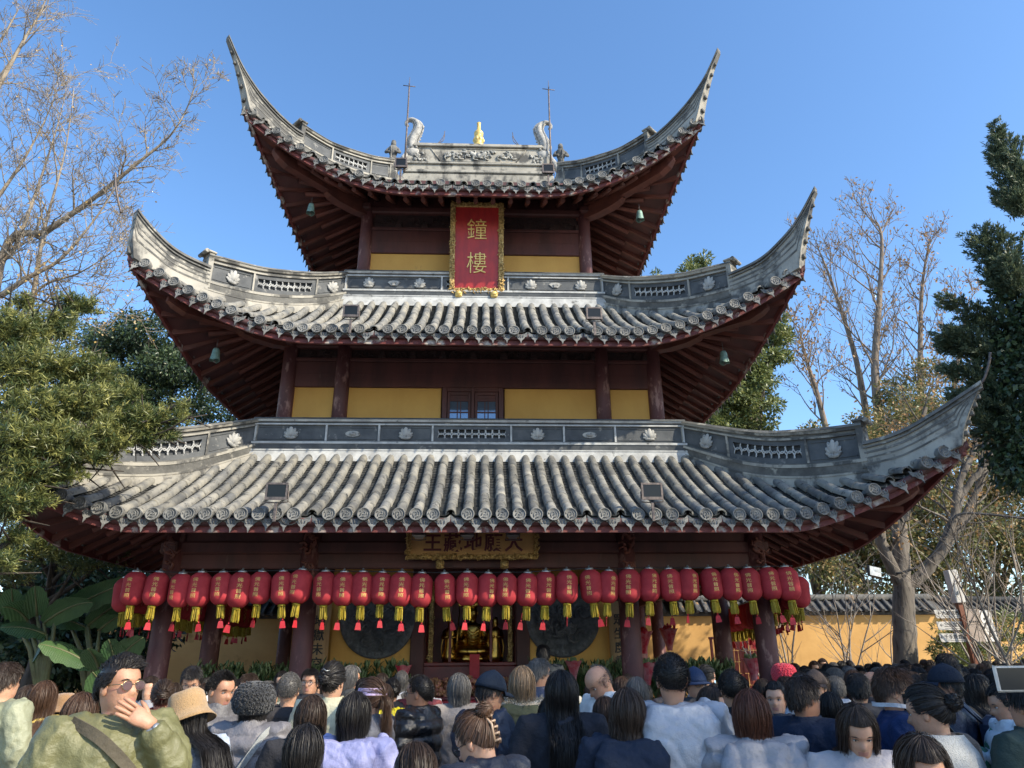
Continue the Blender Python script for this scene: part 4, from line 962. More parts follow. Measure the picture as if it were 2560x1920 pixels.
# ---- podocarpus, left foreground: strap leaves in whorls
M_POD=[mat('podocarpus_leaf',(.125,.145,.042),(.175,.19,.06),2,.42,trans=.22,spec=.5),mat('podocarpus_young_leaf',(.36,.35,.11),(.29,.29,.09),3,.42,trans=.28),mat('podocarpus_old_leaf',(.04,.065,.022),(.06,.09,.03),3,.45,trans=.12)]
def podocarpus(name,root,pads,label,n_wh,seed,leafL=.088):
    r=np.random.default_rng(seed); P=tree(name,root,label); rt=Vector(root)
    C=[Vector(p[0])-rt for p in pads]; Rr=[p[1] for p in pads]
    pt,v=clump_points([tuple(c) for c in C],Rr,n_wh,r,shell=.25,flat=.62)
    K=20; cen=np.repeat(pt,K,0); ax=v+np.array([0,0,.7]); ax/=np.linalg.norm(ax,axis=1,keepdims=True); ax=np.repeat(ax,K,0)
    t=r.normal(size=(len(cen),3)); dirs=ax*r.uniform(.15,1.0,(len(cen),1))+t/np.linalg.norm(t,axis=1,keepdims=True)*.85
    cen=cen+ax*r.uniform(-.09,.03,(len(cen),1))
    rr=np.repeat(r.random(n_wh),K); mi=np.where(rr<.16,1,np.where(rr>.72,2,0))
    leaves('crown',cen,dirs,leafL,.0125,M_POD,P,curl=.12,mi=mi,seed=seed)
    B=Branches(seed)
    b=B.b; base=Vector((0,0,0)); top=Vector((.3,0,max(c.z for c in C)*.75))
    b.tube([base,base.lerp(top,.5)+Vector((.1,.1,0)),top],[.17,.13,.06],9)
    for c in C:
        s0=base.lerp(top,min(.95,max(.3,(c.z-.8)/top.z))); m=s0.lerp(c,.55)+Vector((0,0,-.12))
        b.tube(smooth_pts([tuple(s0),tuple(m),tuple(c)],4),[.055*(1-.085*k) for k in range(9)],6,caps=False)
        for k in range(7):
            dv=Vector((B.r.gauss(0,1),B.r.gauss(0,1),B.r.gauss(0,.6))).normalized()*.55; b.tube([m.lerp(c,.3+.1*k),m.lerp(c,.3+.1*k)+dv*.6,m.lerp(c,.3+.1*k)+dv*1.05],[.018,.012,.006],4,caps=False)
    b.build('trunk',M_BARKD,P); return P
def pads_px(lst): return [(at(px,py,Y),rad) for px,py,Y,rad in lst]
podocarpus('podocarpus_tree',(-7.6,8.3,0),pads_px([(25,715,8.2,.46),(115,700,8.6,.36),(185,660,8.8,.22),(150,655,8.8,.2),(55,650,8.5,.2),(40,800,8.0,.5),(130,790,8.3,.45),(200,800,8.5,.36),(80,880,8.0,.5),(190,870,8.3,.42),(265,850,8.6,.28),(300,905,8.6,.34),(350,900,8.8,.24),(385,905,8.8,.16),(392,875,8.8,.11),(40,950,7.8,.46),(140,955,8.0,.42),(230,940,8.4,.36),(310,945,8.7,.22),(365,935,8.8,.14),(60,1020,7.9,.36),(140,1020,8.2,.24),(215,985,8.4,.2),(15,1080,7.8,.32),(70,1075,8.0,.24),(10,1210,8.0,.18),(40,1160,8.2,.16)]),'podocarpus tree with strap leaves reaching over the left eave',3300,3)
podocarpus('podocarpus_tree',(-8.6,13.2,0),pads_px([(40,1180,11.8,.55),(120,1170,12.2,.6),(190,1150,12.5,.5),(60,1110,12,.7),(150,1090,12.5,.5),(240,1190,12.6,.45),(20,1230,11.6,.4),(170,1210,12.2,.4)]),'shaded podocarpus tree growing below the left eave',1700,5)
# ---- generic broadleaf tree
def broadleaf(name,root,clumps,label,n,leafL,leafW,mats,seed,barkm=None,group=None,shell=.35,trunk_r=.2,weights=(.55,.25,.2)):
    r=np.random.default_rng(seed); P=tree(name,root,label,group); rt=np.array(root,float)
    C=np.array([tuple(c[0]) for c in clumps])-rt; Rr=np.array([c[1] for c in clumps])
    # break each clump into smaller ones for an uneven outline
    sub,v=clump_points(C,Rr,len(C)*14,r,shell=.55,flat=.9); rad=np.repeat(Rr.mean(),len(sub))*r.uniform(.22,.48,len(sub))
    pt,v=clump_points(sub,rad,n,r,shell=.2)
    dirs=v+r.normal(size=v.shape)*.6+np.array([0,0,-.15])
    mi=r.choice(len(mats),n,p=np.array(weights[:len(mats)])/sum(weights[:len(mats)]))
    leaves('crown',pt,dirs,leafL,leafW,mats,P,curl=.2,mi=mi,seed=seed)
    B=Branches(seed); top=Vector(C.mean(0)); B.b.tube([(0,0,0),top*.3+Vector((.1,0,0)),top*.62],[trunk_r,trunk_r*.8,trunk_r*.5],9,caps=False)
    for c in C:
        s0=top*B.r.uniform(.4,.62); B.b.tube(smooth_pts([tuple(s0),tuple(s0.lerp(Vector(c),.5)+Vector((0,0,.2))),tuple(c)],4),[trunk_r*.42*(1-.09*k) for k in range(9)],6,caps=False)
    B.b.build('trunk',barkm or M_BARKG,P); return P
GD=[mat('dark_evergreen_leaf',(.032,.06,.028),(.052,.088,.038),3,.4,trans=.12),mat('mid_evergreen_leaf',(.07,.105,.04),(.09,.13,.05),3,.42,trans=.18),mat('bluish_evergreen_leaf',(.05,.075,.048),(.07,.095,.06),3,.35,trans=.1)]
GM=[mat('camphor_leaf',(.14,.175,.055),(.18,.21,.07),3,.42,trans=.25),mat('camphor_light_leaf',(.28,.29,.10),(.23,.25,.08),3,.42,trans=.3),mat('camphor_dark_leaf',(.075,.105,.035),(.09,.12,.04),3,.45,trans=.15)]
GO=[mat('olive_leaf',(.16,.17,.055),(.21,.205,.07),3,.5,trans=.25),mat('tan_leaf',(.38,.27,.115),(.31,.22,.09),3,.55,trans=.3),mat('moss_leaf',(.085,.105,.04),(.11,.13,.05),3,.5,trans=.2)]
def cl(l): return [(at(px,py,Y),r) for px,py,Y,r in l]
broadleaf('camphor_tree',(-10.5,22.5,0),cl([(300,770,22,1.9),(380,760,22.5,1.8),(440,820,22.5,1.5),(260,830,22,1.8),(350,870,22,2.0),(460,880,22.5,1.1),(250,730,22,1.1),(390,725,22.5,.9),(300,950,22,2.0),(230,900,22,1.6)]),'dark evergreen tree behind the left eaves',42000,.15,.06,GD,21)
broadleaf('camphor_tree',(9.0,27,0),cl([(1520,600,27,.8),(1640,720,27,1.2),(1590,790,27,1.6),(1640,800,27,1.3),(1560,860,27,1.6),(1620,870,27,1.5),(1530,900,27,1.3),(1660,760,27,.9),(1680,700,27,.6),(1440,600,27.5,.6),(1510,575,27.5,.45)]),'green leafy tree rising behind the right eaves',34000,.17,.07,GM,22)
# ---- bare ginkgo on the left
def ginkgo():
    rt=Vector((-14.0,17.5,0)); P=tree('ginkgo_tree',rt,'tall bare ginkgo with a few yellow leaves at the upper left'); B=Branches(31,.0085)
    def L(pts,r0,r1,kids=9,kl=1.6,Y=None):
        ps=[at(x,y,Yk)-rt for x,y,Yk in pts]; sp=smooth_pts([tuple(p) for p in ps],5); n=len(sp)
        B.b.tube(sp,[r1*.5+(r0-r1*.5)*(1-k/(n-1))**1.5 for k in range(n)],7,caps=False)
        for k in range(kids):
            i=int(n*(.12+.86*k/kids)); i=min(i,n-2); ax=(Vector(sp[i+1])-Vector(sp[i])).normalized(); x,y,_=frame(ax); a=B.r.uniform(0,6.28)
            d=(ax*.55+(x*math.cos(a)+y*math.sin(a))*.75+Vector((.05,0,.30))).normalized(); rr=(r0+(r1-r0)*i/n)*.5
            B.limb(sp[i],d,kl*B.r.uniform(.6,1.25),max(.010,rr*.7),2,(7,6),.75,.3,.05,5,.16,.50,4)
    L([(-300,1500,17.5),(-120,1350,17.5),(-40,1100,17.5),(10,900,17),(60,700,17),(95,500,16.5),(140,330,16.5),(160,190,16.5)],.24,.02,26,1.7)
    L([(-80,1250,17.5),(60,1120,17),(150,1030,17),(250,930,16.5),(330,850,16.5),(375,800,16.3),(420,720,16),(470,640,16)][0:1]+[(0,570,17),(100,500,16.6),(200,430,16.3),(300,350,16),(370,290,15.8),(410,220,15.7),(428,155,15.6)],.14,.014,24,1.15)
    L([(-60,1200,17.5),(-20,620,17),(30,540,17),(90,380,17),(130,250,17),(150,160,17)],.12,.012,18,1.3)
    L([(0,640,16.5),(60,600,16.3),(130,560,16.2),(200,480,16),(250,400,15.9),(265,330,15.8)],.085,.012,18,1.3)
    L([(-60,300,17.5),(0,180,17.3),(50,90,17.2),(90,20,17.1),(120,-60,17)],.11,.03,16,1.5)
    L([(-60,180,17.5),(0,90,17.4),(40,20,17.3)],.09,.03,8,1.2)
    L([(-40,760,17),(30,700,16.6),(90,620,16.3),(170,590,16),(240,545,15.8),(290,500,15.6)],.07,.01,14,1.2)
    L([(-60,500,17.5),(0,420,17.4),(60,330,17.2),(110,230,17),(130,150,17)],.08,.012,14,1.3)
    L([(-40,880,17),(20,780,17),(90,700,16.8),(180,660,16.6),(250,600,16.4)],.07,.01,12,1.2)
    B.b.build('trunk',M_BARKP,P)
    r=np.random.default_rng(5); nd=[(p,d) for p,d in B.nodes]; idx=r.choice(len(nd),16000); pts=np.array([tuple(nd[i][0]) for i in idx])
    h=pts[:,2]; keep=r.random(len(pts))<np.clip(1.3-(h-5)/5.5,.03,1); pts=pts[keep]+r.normal(size=(keep.sum(),3))*.10
    leaves('crown',pts,r.normal(size=pts.shape)+np.array([0,0,-.8]),.07,.06,[mat('ginkgo_yellow_leaf',(.46,.28,.07),(.52,.36,.12),4,.6,trans=.2),mat('ginkgo_pale_leaf',(.50,.38,.20),(.42,.29,.13),4,.6,trans=.2)],P,mi=r.choice(2,len(pts),p=[.6,.4]),seed=9)
ginkgo()
# ---- bare trees beyond the wall, right
def bare(rt,trunk,label,seed,r0=.2,kids=20,kl=3.0,leaf=900,lm=None,up=.18,bm=None,depth=2,kk=(5,4),spread=.62,name='bare_tree',lsz=.16):
    rt=Vector(rt); P=tree(name,rt,label,'leafless trees on the right'); B=Branches(seed,.014)
    sp=smooth_pts([tuple(at(*t)-rt) for t in trunk],5) if len(trunk[0])==3 else trunk
    sp=[(0,0,0)]+sp; n=len(sp); B.b.tube(sp,[r0*(1-.88*k/(n-1)) for k in range(n)],8,caps=False)
    for k in range(kids):
        i=int(n*(.2+.78*k/kids)); i=min(i,n-2); a=B.r.uniform(0,6.28); f=1-.55*(i/n)
        d=Vector((math.cos(a)*.8,math.sin(a)*.5,.62+up)).normalized(); B.limb(sp[i],d,kl*f*B.r.uniform(.7,1.2),max(.02,r0*.26*f),depth,kk,spread,.35,up,5,.17,.5,5)
    B.b.build('trunk',bm or M_BARKB,P)
    r=np.random.default_rng(seed); idx=r.choice(len(B.nodes),leaf); pts=np.array([tuple(B.nodes[i][0]) for i in idx])+r.normal(size=(leaf,3))*.12
    leaves('crown',pts,r.normal(size=pts.shape)+np.array([0,0,-.8]),lsz,lsz*.6,[mat('dry_leaf',(.36,.20,.085),(.28,.15,.06),3,.6,trans=.3)] if lm is None else lm,P,seed=seed)
    return P
LMT=[mat('dry_tan_leaf',(.42,.25,.10),(.34,.19,.075),3,.6,trans=.35)]
bare((17.2,30,0),[(1905,950,30),(1890,800,30),(1900,640,30),(1905,520,30),(1895,480,30)],'tallest leafless tree right of the middle roof corner',41,.24,24,3.6,420,LMT)
bare((18.2,31,0),[(1880,950,31),(1850,780,31),(1800,620,31),(1765,530,31)],'leafless tree with several upright leaders behind the right horn',42,.19,16,3.0,300,LMT)
bare((20.4,30,0),[(1995,950,30),(1988,800,30),(1992,620,30),(2010,515,30)],'slender leafless tree left of the dark cypress',43,.2,22,2.4,380,LMT)
bare((14.0,29,0),[(1790,950,29),(1765,850,29),(1740,770,29),(1725,700,29)],'short leafless tree beside the green tree on the right',44,.16,16,2.4,500,LMT)
bare((22.5,29,0),[(2080,1000,29),(2060,860,29),(2080,720,29),(2095,640,29)],'leafless tree partly hidden by the dark cypress',45,.17,16,2.4,350,LMT)
# ---- hazy mixed wood behind the wall
r_=random.Random(77)
wood=[(1740,1060,25,1.6),(1800,1000,26,1.8),(1880,1040,25,1.9),(1960,960,27,2.1),(2030,920,28,2.2),(2100,1000,26,2.0),(2180,960,26,2.2),(1830,1130,24,1.7),(1930,1150,24,1.8),(2030,1090,25,2.0),(2120,1130,24,2.0),(2200,1130,24,2.0),(1760,1190,23.5,1.4),(1870,1230,23.5,1.4),(1980,1230,23.5,1.4),(2080,1220,23.5,1.4),(2180,1240,23.5,1.5),(1990,860,29,1.6),(1720,1130,24,1.2),(2250,1050,26,2.2),(2260,1220,24,1.8)]
for k,nm in enumerate(('olive and tan thicket tree above the wall left of the forked tree','olive thicket tree directly behind the forked tree','thicket tree above the signpost at the right edge')):
    sel=[w for w in wood if (w[0]<1850,1850<=w[0]<2050,w[0]>=2050)[k]]
    c=at(sel[0][0],1300,25); broadleaf('thicket_tree',(c.x,25.5,0),cl(sel),nm,30000,.16,.075,GO,60+k,M_BARKB,'mixed trees behind the boundary wall',weights=(.45,.3,.25))
# dark mass behind on the left, under the eave
broadleaf('camphor_tree',(-11.5,16.5,0),cl([(60,1260,15.5,1.2),(160,1260,16,1.2),(250,1280,16,1.0),(60,1360,15,1.2),(180,1370,15.5,1.2),(280,1370,16,1.0),(30,1440,15,1.0),(120,1450,15,1.0),(230,1450,15.5,1.0),(260,1230,16,.8),(10,1320,15,1.2)]),'deeply shaded evergreen shrub tree behind the banana plants',26000,.16,.065,GD,24)
# ---- forked tree in front of the wall, right
def forked():
    rt=Vector((8.75,17,0)); P=tree('forked_tree',rt,'thick-trunked tree forking into bare limbs before the ochre wall'); B=Branches(51)
    def L(pts,rads,kids=0,kl=1.0,lv=2):
        sp=smooth_pts([tuple(at(x,y,Y)-rt) for x,y,Y in pts],5); n=len(sp); rd=[rads[0]+(rads[1]-rads[0])*k/(n-1) for k in range(n)]
        sp=[(p[0]+B.r.gauss(0,.012),p[1],p[2]) for p in sp]; B.b.tube(sp,rd,12,caps=False)
        for k in range(kids):
            i=min(int(n*(.35+.6*k/max(1,kids))),n-2); a=B.r.uniform(0,6.28); d=Vector((math.cos(a)*.8,math.sin(a)*.4,.6)).normalized(); B.limb(sp[i],d,kl*B.r.uniform(.6,1.2),rd[i]*.4,lv,(5,4),.7,.3,.1,5,.2,.55,5)
    L([(1957,1600,17),(1955,1430,17),(1953,1330,17),(1952,1270,17)],(.27,.22)); L([(1952,1290,17),(1948,1230,17),(1945,1170,17),(1940,1120,17)],(.205,.155))
    L([(1940,1130,17),(1925,1080,17),(1918,1020,17),(1912,960,17)],(.11,.07),4,1.3); L([(1942,1130,17),(1968,1075,17),(1978,1010,17),(1985,950,17),(2000,880,17)],(.12,.05),6,1.3)
    L([(1950,1265,17),(1915,1200,16.9),(1895,1130,16.8),(1880,1080,16.8)],(.15,.10),3,.9); L([(1880,1090,16.8),(1868,1060,16.8),(1875,1020,16.8)],(.10,.05),3,.8); L([(1893,1130,16.8),(1900,1060,16.8),(1915,1010,16.8)],(.09,.05),3,.8)
    L([(1955,1270,17),(2000,1235,16.9),(2035,1180,16.8),(2060,1120,16.7),(2085,1060,16.7),(2130,1000,16.6),(2180,940,16.5)],(.145,.04),9,1.6)
    L([(2015,1220,16.9),(2060,1150,17),(2100,1085,17),(2125,1010,17),(2140,930,17)],(.12,.05),7,1.5); L([(2062,1120,16.7),(2075,1040,16.7),(2110,960,16.8),(2120,880,17)],(.10,.04),6,1.5)
    B.b.build('trunk',M_BARKG,P)
    r=np.random.default_rng(3); idx=r.choice(len(B.nodes),1500); pts=np.array([tuple(B.nodes[i][0]) for i in idx])+r.normal(size=(1500,3))*.18
    leaves('crown',pts,r.normal(size=pts.shape)+np.array([0,0,-.6]),.11,.07,LMT,P,seed=3)
forked()
# ---- bare shrubs in front of the wall
def shrub(px,py,Y,hgt,n,label,seed,lean=0):
    rt=at(px,py,Y); rt.z=0; P=empty('bare_shrub',rt,0,label,'shrub','leafless shrubs before the ochre wall'); B=Branches(seed)
    for k in range(n):
        a=B.r.uniform(0,6.28); B.limb((B.r.uniform(-.12,.12),B.r.uniform(-.12,.12),0),Vector((math.cos(a)*.38+lean,math.sin(a)*.25,1)),hgt*B.r.uniform(.8,1.15),.034,2,(6,4),.6,.4,.10,6,.14,.45,5)
    B.b.build('stems',mat('pale_twig',(.34,.29,.24),(.20,.165,.135),6,.85),P)
shrub(1700,1440,18.5,3.3,4,'leafless shrub beside the right outer column',71); shrub(1800,1440,18.8,3.6,4,'leafless many-stemmed shrub left of the forked tree',72,.05); shrub(2190,1450,13.5,3.2,4,'leafless shrub behind the signpost at the right edge',73,-.08); shrub(2140,1450,15.5,3.8,4,'leafless shrub right of the signpost pole',74,.05); shrub(1900,1440,19.5,2.6,3,'small leafless shrub against the ochre wall left of the trunk',75); shrub(2230,1450,11.8,3.8,3,'pale branching shrub cut by the right edge',76,-.12)
# nandina by the signpost
broadleaf('nandina_bush',at(2070,1560,16.5)*1.0-Vector((0,0,at(2070,1560,16.5).z)),cl([(2060,1370,16.5,.38),(2080,1400,16.5,.4),(2050,1410,16.3,.35),(2110,1390,16.6,.38),(2130,1415,16.6,.35),(2095,1430,16.4,.4),(2190,1360,16.5,.45),(2200,1400,16.5,.5)]),'feathery green nandina bush under the signpost',7000,.11,.025,GM,81,M_BARKB,trunk_r=.03,weights=(.5,.35,.15)).__setitem__('category','bush')
# ---- dark cypress with vine, right edge
def cypress():
    rt=Vector((9.3,10.2,0)); P=tree('cypress_tree',rt,'dark cypress draped in broad vine leaves at the right edge'); r=np.random.default_rng(91)
    sprays=[((2205,380),(2150,275),9.4,.33),((2212,430),(2170,340),9.4,.38),((2190,470),(2140,300),9.5,.30),((2215,470),(2185,420),9.4,.35),
      ((2190,660),(2095,505),9.6,.40),((2200,650),(2120,500),9.6,.4),((2205,640),(2150,500),9.5,.42),((2180,720),(2030,645),9.7,.42),((2190,800),(2030,705),9.7,.45),((2190,860),(2035,790),9.7,.42),((2200,900),(2060,850),9.6,.40),((2210,940),(2090,905),9.5,.38),((2212,640),(2170,560),9.3,.4),((2100,760),(2040,740),9.8,.3)]
    cen=[];dr=[]
    for (x0,y0),(x1,y1),Y,w in sprays:
        a=np.array(at(x0,y0,Y)-rt); b=np.array(at(x1,y1,Y-.1)-rt); ax=(b-a)/np.linalg.norm(b-a)
        for j in range(46):      # branchlets: each a narrow feather
            tj=r.random()**.9; o=a+(b-a)*tj+r.normal(size=3)*w*.10; pr=r.normal(size=3); pr-=ax*pr.dot(ax); pr/=np.linalg.norm(pr); dj=ax*.85+pr*.75+np.array([0,0,.15]); dj/=np.linalg.norm(dj); lj=(w*.95*(1-tj)+.10)*r.uniform(.6,1.15); m=int(90*lj/.35)+18
            u=r.random(m); cen.append(o+dj*lj*u[:,None]+r.normal(size=(m,3))*(.030*(1-u)+.008)[:,None]); dr.append(dj+r.normal(size=(m,3))*.4)
    cen=np.vstack(cen); dr=np.vstack(dr)
    leaves('crown',cen,dr,.075,.017,[mat('cypress_scale_leaf',(.075,.11,.065),(.105,.145,.085),3,.5,trans=.25),mat('cypress_tip',(.19,.22,.12),(.14,.17,.09),3,.5,trans=.3)],P,mi=r.choice(2,len(cen),p=[.75,.25]),seed=92)
    # inner mass and the part of the crown beyond the frame, which shades the yard
    cl2=cl([(2200,640,9.6,.42),(2195,710,9.7,.5),(2170,780,9.8,.6),(2190,870,9.7,.6),(2215,960,9.4,.6),(2210,1020,9.3,.4),(2270,700,9.7,.9),(2280,850,9.6,1.0),(2290,980,9.3,.8),(2380,520,9.6,1.2),(2380,750,9.6,1.3),(2400,200,9.8,.8)])
    C=np.array([tuple(c[0]-rt) for c in cl2]); Rr=np.array([c[1] for c in cl2]); pt,v=clump_points(C,Rr,26000,r,shell=.3)
    leaves('vine',pt,v*.6+r.normal(size=pt.shape)*.6+np.array([0,0,-.7]),.10,.055,GD,P,mi=r.choice(3,len(pt),p=[.35,.4,.25]),seed=93,curl=.25)
    B=Branches(9); top=Vector(at(2330,60,9.8)-rt); B.b.tube([(0,0,0),top*.5,top],[.24,.17,.05],9)
    for c in C: B.b.tube([top*min(.9,max(.15,c[2]/top.z-.05)),c*.8+np.array(tuple(top))*.08,c],[.06,.04,.02],5,caps=False)
    B.b.build('trunk',M_BARKD,P)
cypress()
# ---- banana plants, left: every leaf its own part
M_BAN=mat('banana_leaf',(.045,.10,.04),(.075,.14,.05),1.5,.38,bump=.35,wave=('X',14,1.5),trans=.22,spec=.6); M_BANS=mat('banana_stem',(.13,.14,.06),(.09,.09,.04),5,.6)
def banana(px,Y,specs,label):
    rt=at(px,1440,Y); rt.z=0; P=empty('banana_plant',rt,0,label,'plant','banana plants left of the tower'); hs=1.3
    MB().tube([(0,0,0),(.03,0,.7),(.0,0,hs)],[.12,.10,.07],10).build('stem',M_BANS,P)
    for k,(x0,y0,x1,y1,w,sag) in enumerate(specs):
        a=at(x0,y0,Y-.1)-rt; e=at(x1,y1,Y-.35-.1*(k%3))-rt; b=MB(); n=14; sd=(e-a); side=Vector((-sd.z,0,sd.x)).normalized()*.6+Vector((0,-.75,.25)); side=side-sd.normalized()*side.dot(sd.normalized()); side.normalize(); nr=sd.normalized().cross(side); V=[];Fc=[]
        rnd=random.Random(k*7+int(px)); 
        for i in range(n+1):
            t=i/n; c=a.lerp(e,t)+Vector((0,0,4*sag*t*(1-t))); ww=w*(math.sin(math.pi*min(1,t*.93+.06))**.55)*.5*rnd.uniform(.9,1.06)
            for u in (-1,-.5,0,.5,1): V.append(c+side*ww*u-nr*(abs(u)*ww*.28)*(1 if nr.z>0 else -1)+Vector((0,0,.01*math.sin(i*2.1)*abs(u))))
        for i in range(n):
            for j in range(4):
                q=i*5+j; Fc.append((q,q+1,q+6,q+5))
        b.add(V,Fc,0,True); b.tube([a.lerp(e,t)+Vector((0,0,4*sag*t*(1-t)-.008)) for t in [i/8 for i in range(9)]],[.022*(1-.09*i) for i in range(9)],5,mi=1)
        b.tube([(0,0,hs-.3),tuple(a.lerp(Vector((0,0,hs)),.5)+Vector((0,0,.05))),a],[.05,.04,.022],6,mi=1)
        b.build('leaf',(M_BAN,M_BANS),P)
banana(110,11.5,[(120,1330,300,1250,.42,.05),(95,1345,200,1300,.40,.08),(60,1340,5,1310,.35,.06),(80,1330,75,1265,.33,0),(30,1330,25,1270,.36,0),(100,1370,0,1355,.34,.05),(90,1380,70,1430,.30,0)],'large banana plant with torn leaves at the left edge')
banana(210,12.0,[(190,1350,320,1270,.40,.06),(185,1355,95,1350,.36,.08),(150,1345,160,1300,.30,0),(215,1360,260,1330,.28,.03),(150,1420,75,1400,.30,.05)],'banana plant between the edge and the left outer column')
banana(255,10.6,[(240,1440,310,1375,.36,.04),(200,1440,85,1390,.38,.05),(215,1445,190,1400,.34,.03),(225,1480,200,1450,.40,0),(250,1440,235,1380,.30,.02)],'low banana plant behind the man in sunglasses')
# ---------------------------------------------------------------- signpost
M_SIGNW=mat('white_sign_face',(.62,.60,.57),(.55,.53,.50),5,.4); M_SIGNB=mat('brown_sign_post',(.22,.075,.035),(.16,.055,.028),6,.5); M_SIGNG=mat('beige_sign_face',(.40,.32,.27),(.36,.29,.24),5,.45)
rt=at(2118,1440,14); rt.z=0
P=empty('signpost',rt,0,'brown signpost with white direction boards at the right','sign')
MB().bbox((-.05,-.05,0),(.05,.05,2.62),.006).build('post',M_SIGNB,P,rot=(0,R(-3),0))
MB().bbox((-.09,-.09,2.62),(.09,.09,3.22),.008).build('top_box',M_SIGNW,P,rot=(0,R(-3),0))
b=MB(); b.lathe([(.03,0),(.03,.012),(.012,.012),(.012,0)],14,M=Matrix.Translation((-.15,-.098,2.80))@Matrix.Rotation(R(90),4,'X')); b.build('emblem',M_CHROME,P)
for k,t in enumerate(('←大雄宝殿','←三圣宝殿','←千手观音殿')):
    z=2.42-.21*k; MB().poly([(-.62,z-.06),(-.64,z+.075),(-.12,z+.075),(-.12,z-.075),(-.60,z-.075)],.02,1).build('direction_board',M_SIGNW,P)
    o=mobj('lettering',text_mesh(t,.085,.0,'lettering',M_INK,bold=.001),P); o.matrix_basis=Matrix.Translation((-.38,-.0125,z+.012))@Matrix.Rotation(R(90),4,'X')
    MB().box((-.50,-.0125,z-.05),(-.2,-.011,z-.046)).build('small_print',M_INK,P)
MB().poly([(.0,1.93),(.0,2.50),(.29,2.50),(.29,1.93)],.02,1).build('direction_board',M_SIGNG,P,loc=(-.10,-.03,0))
MB().poly([(.0,1.93),(.0,2.48),(.20,2.48),(.24,2.44),(.27,1.93)],.02,1).build('direction_board',M_SIGNW,P,loc=(.20,-.01,0),rot=(0,0,R(12)))
b=MB()
for k in range(5): b.box((-.045+.036*k,-.0425,2.265),(-.045+.036*k+.022,-.0405,2.295))
b.box((-.06,-.0425,2.225),(.15,-.0405,2.229)); b.build('small_print',M_INK,P)
b=MB()
for k in range(4): b.box((.05+.05*(k%2),-.0125,2.30-.09*(k//2)),(.085+.05*(k%2),-.0105,2.345-.09*(k//2)))
b.build('small_print',M_INK,P,loc=(.20,-.01,0),rot=(0,0,R(12)))
# cable and small lamp on the forked tree
prop(MB().tube(smooth_pts([tuple(at(*p)) for p in ((1935,1240,16.6),(1990,1220,16.5),(2040,1165,16.4),(2065,1115,16.3),(2120,1110,16.2),(2230,1122,16))],5),.03,6).build('cable',M_BLACK),'black cable strung from the forked tree to the right edge','cable')
q=at(1888,1235,16.6); P=empty('floodlight',q,R(20),'small grey floodlight clamped on the forked tree limb','floodlight'); MB().bbox((-.18,-.04,-.12),(.18,.04,.12),.02).build('housing',M_BLACK,P,rot=(0,R(8),0)); MB().box((-.16,-.046,-.10),(.16,-.042,.10)).build('lens',M_CHROME,P,rot=(0,R(8),0))

# ---- tall evergreens standing right of the camera, outside the frame: they shade the right half of the yard
def xyz(l): return [(Vector(p),r) for p,r in l]
broadleaf('shade_tree',(11.5,5.2,0),xyz([((10.2,5.4,6.2),1.7),((11.8,4.4,7.4),2.0),((11.0,6.2,8.4),1.8),((12.4,6.0,5.6),1.8),((10.4,4.4,8.9),1.3),((12.6,4.6,9.6),1.6),((10.0,6.6,5.0),1.2)]),'tall evergreen shade tree right of the yard, beyond the frame',9000,.20,.09,GD,301)
broadleaf('shade_tree',(10.2,-.6,0),xyz([((8.9,-.2,6.8),1.7),((10.4,-1.4,7.8),2.0),((9.6,.9,8.0),1.7),((11.4,.2,6.4),1.9),((9.2,-1.8,5.8),1.5),((11.4,-1.8,9.2),1.7),((8.6,1.2,5.9),1.2)]),'tall evergreen shade tree at the right rear of the yard, beyond the frame',9500,.20,.09,GD,302)
# ---------------------------------------------------------------- people
SKIN=[mat('skin_light',(.56,.32,.21),(.47,.25,.155),9,.5,sub=.12,bump=.15,bscale=90,c3=(.50,.20,.14),c3scale=14,c3amt=.2),mat('skin_warm',(.47,.25,.155),(.38,.19,.115),9,.5,sub=.12,bump=.15,bscale=90,c3=(.42,.16,.11),c3scale=14,c3amt=.2),mat('skin_tan',(.36,.18,.11),(.31,.15,.09),9,.52,sub=.1)]
M_LIP=mat('lips',(.38,.17,.13),None,rough=.45); M_EYE=mat('dark_eye',(.02,.014,.012),None,rough=.2); M_EYEW=mat('eye_white',(.55,.5,.47),None,rough=.35)
def hairmat(n,a,b,r=.47): return mat(n,a,b,90,r,spec=.32,stretch=(1,1,.05),rnd=.15,lo=.3,hi=.7)
HAIR=dict(black=hairmat('black_hair',(.010,.009,.009),(.022,.018,.016)),dark=hairmat('dark_brown_hair',(.028,.017,.012),(.05,.032,.022)),brown=hairmat('brown_hair',(.085,.045,.026),(.05,.028,.018)),red=hairmat('auburn_hair',(.13,.045,.022),(.07,.025,.015)),grey=hairmat('grey_hair',(.16,.15,.14),(.06,.055,.05)),blond=hairmat('bleached_hair',(.36,.23,.12),(.16,.12,.09)))
_CL={}
def cloth(col,kind='matte'):
    k=(col,kind)
    if k not in _CL:
        a=tuple(c*.82 for c in col); rg={'matte':.85,'nylon':.5,'shiny':.2,'wool':.95}[kind]
        _CL[k]=mat('cloth_%d'%len(_CL),col,a,6,rg,bump=.45 if kind!='wool' else .7,bscale=34 if kind!='wool' else 160,sheen=.3 if kind=='wool' else 0,spec=.5 if kind in('nylon','shiny') else .25,c3=tuple(c*.55 for c in col) if kind=='wool' else None,c3scale=120,c3amt=.4)
    return _CL[k]
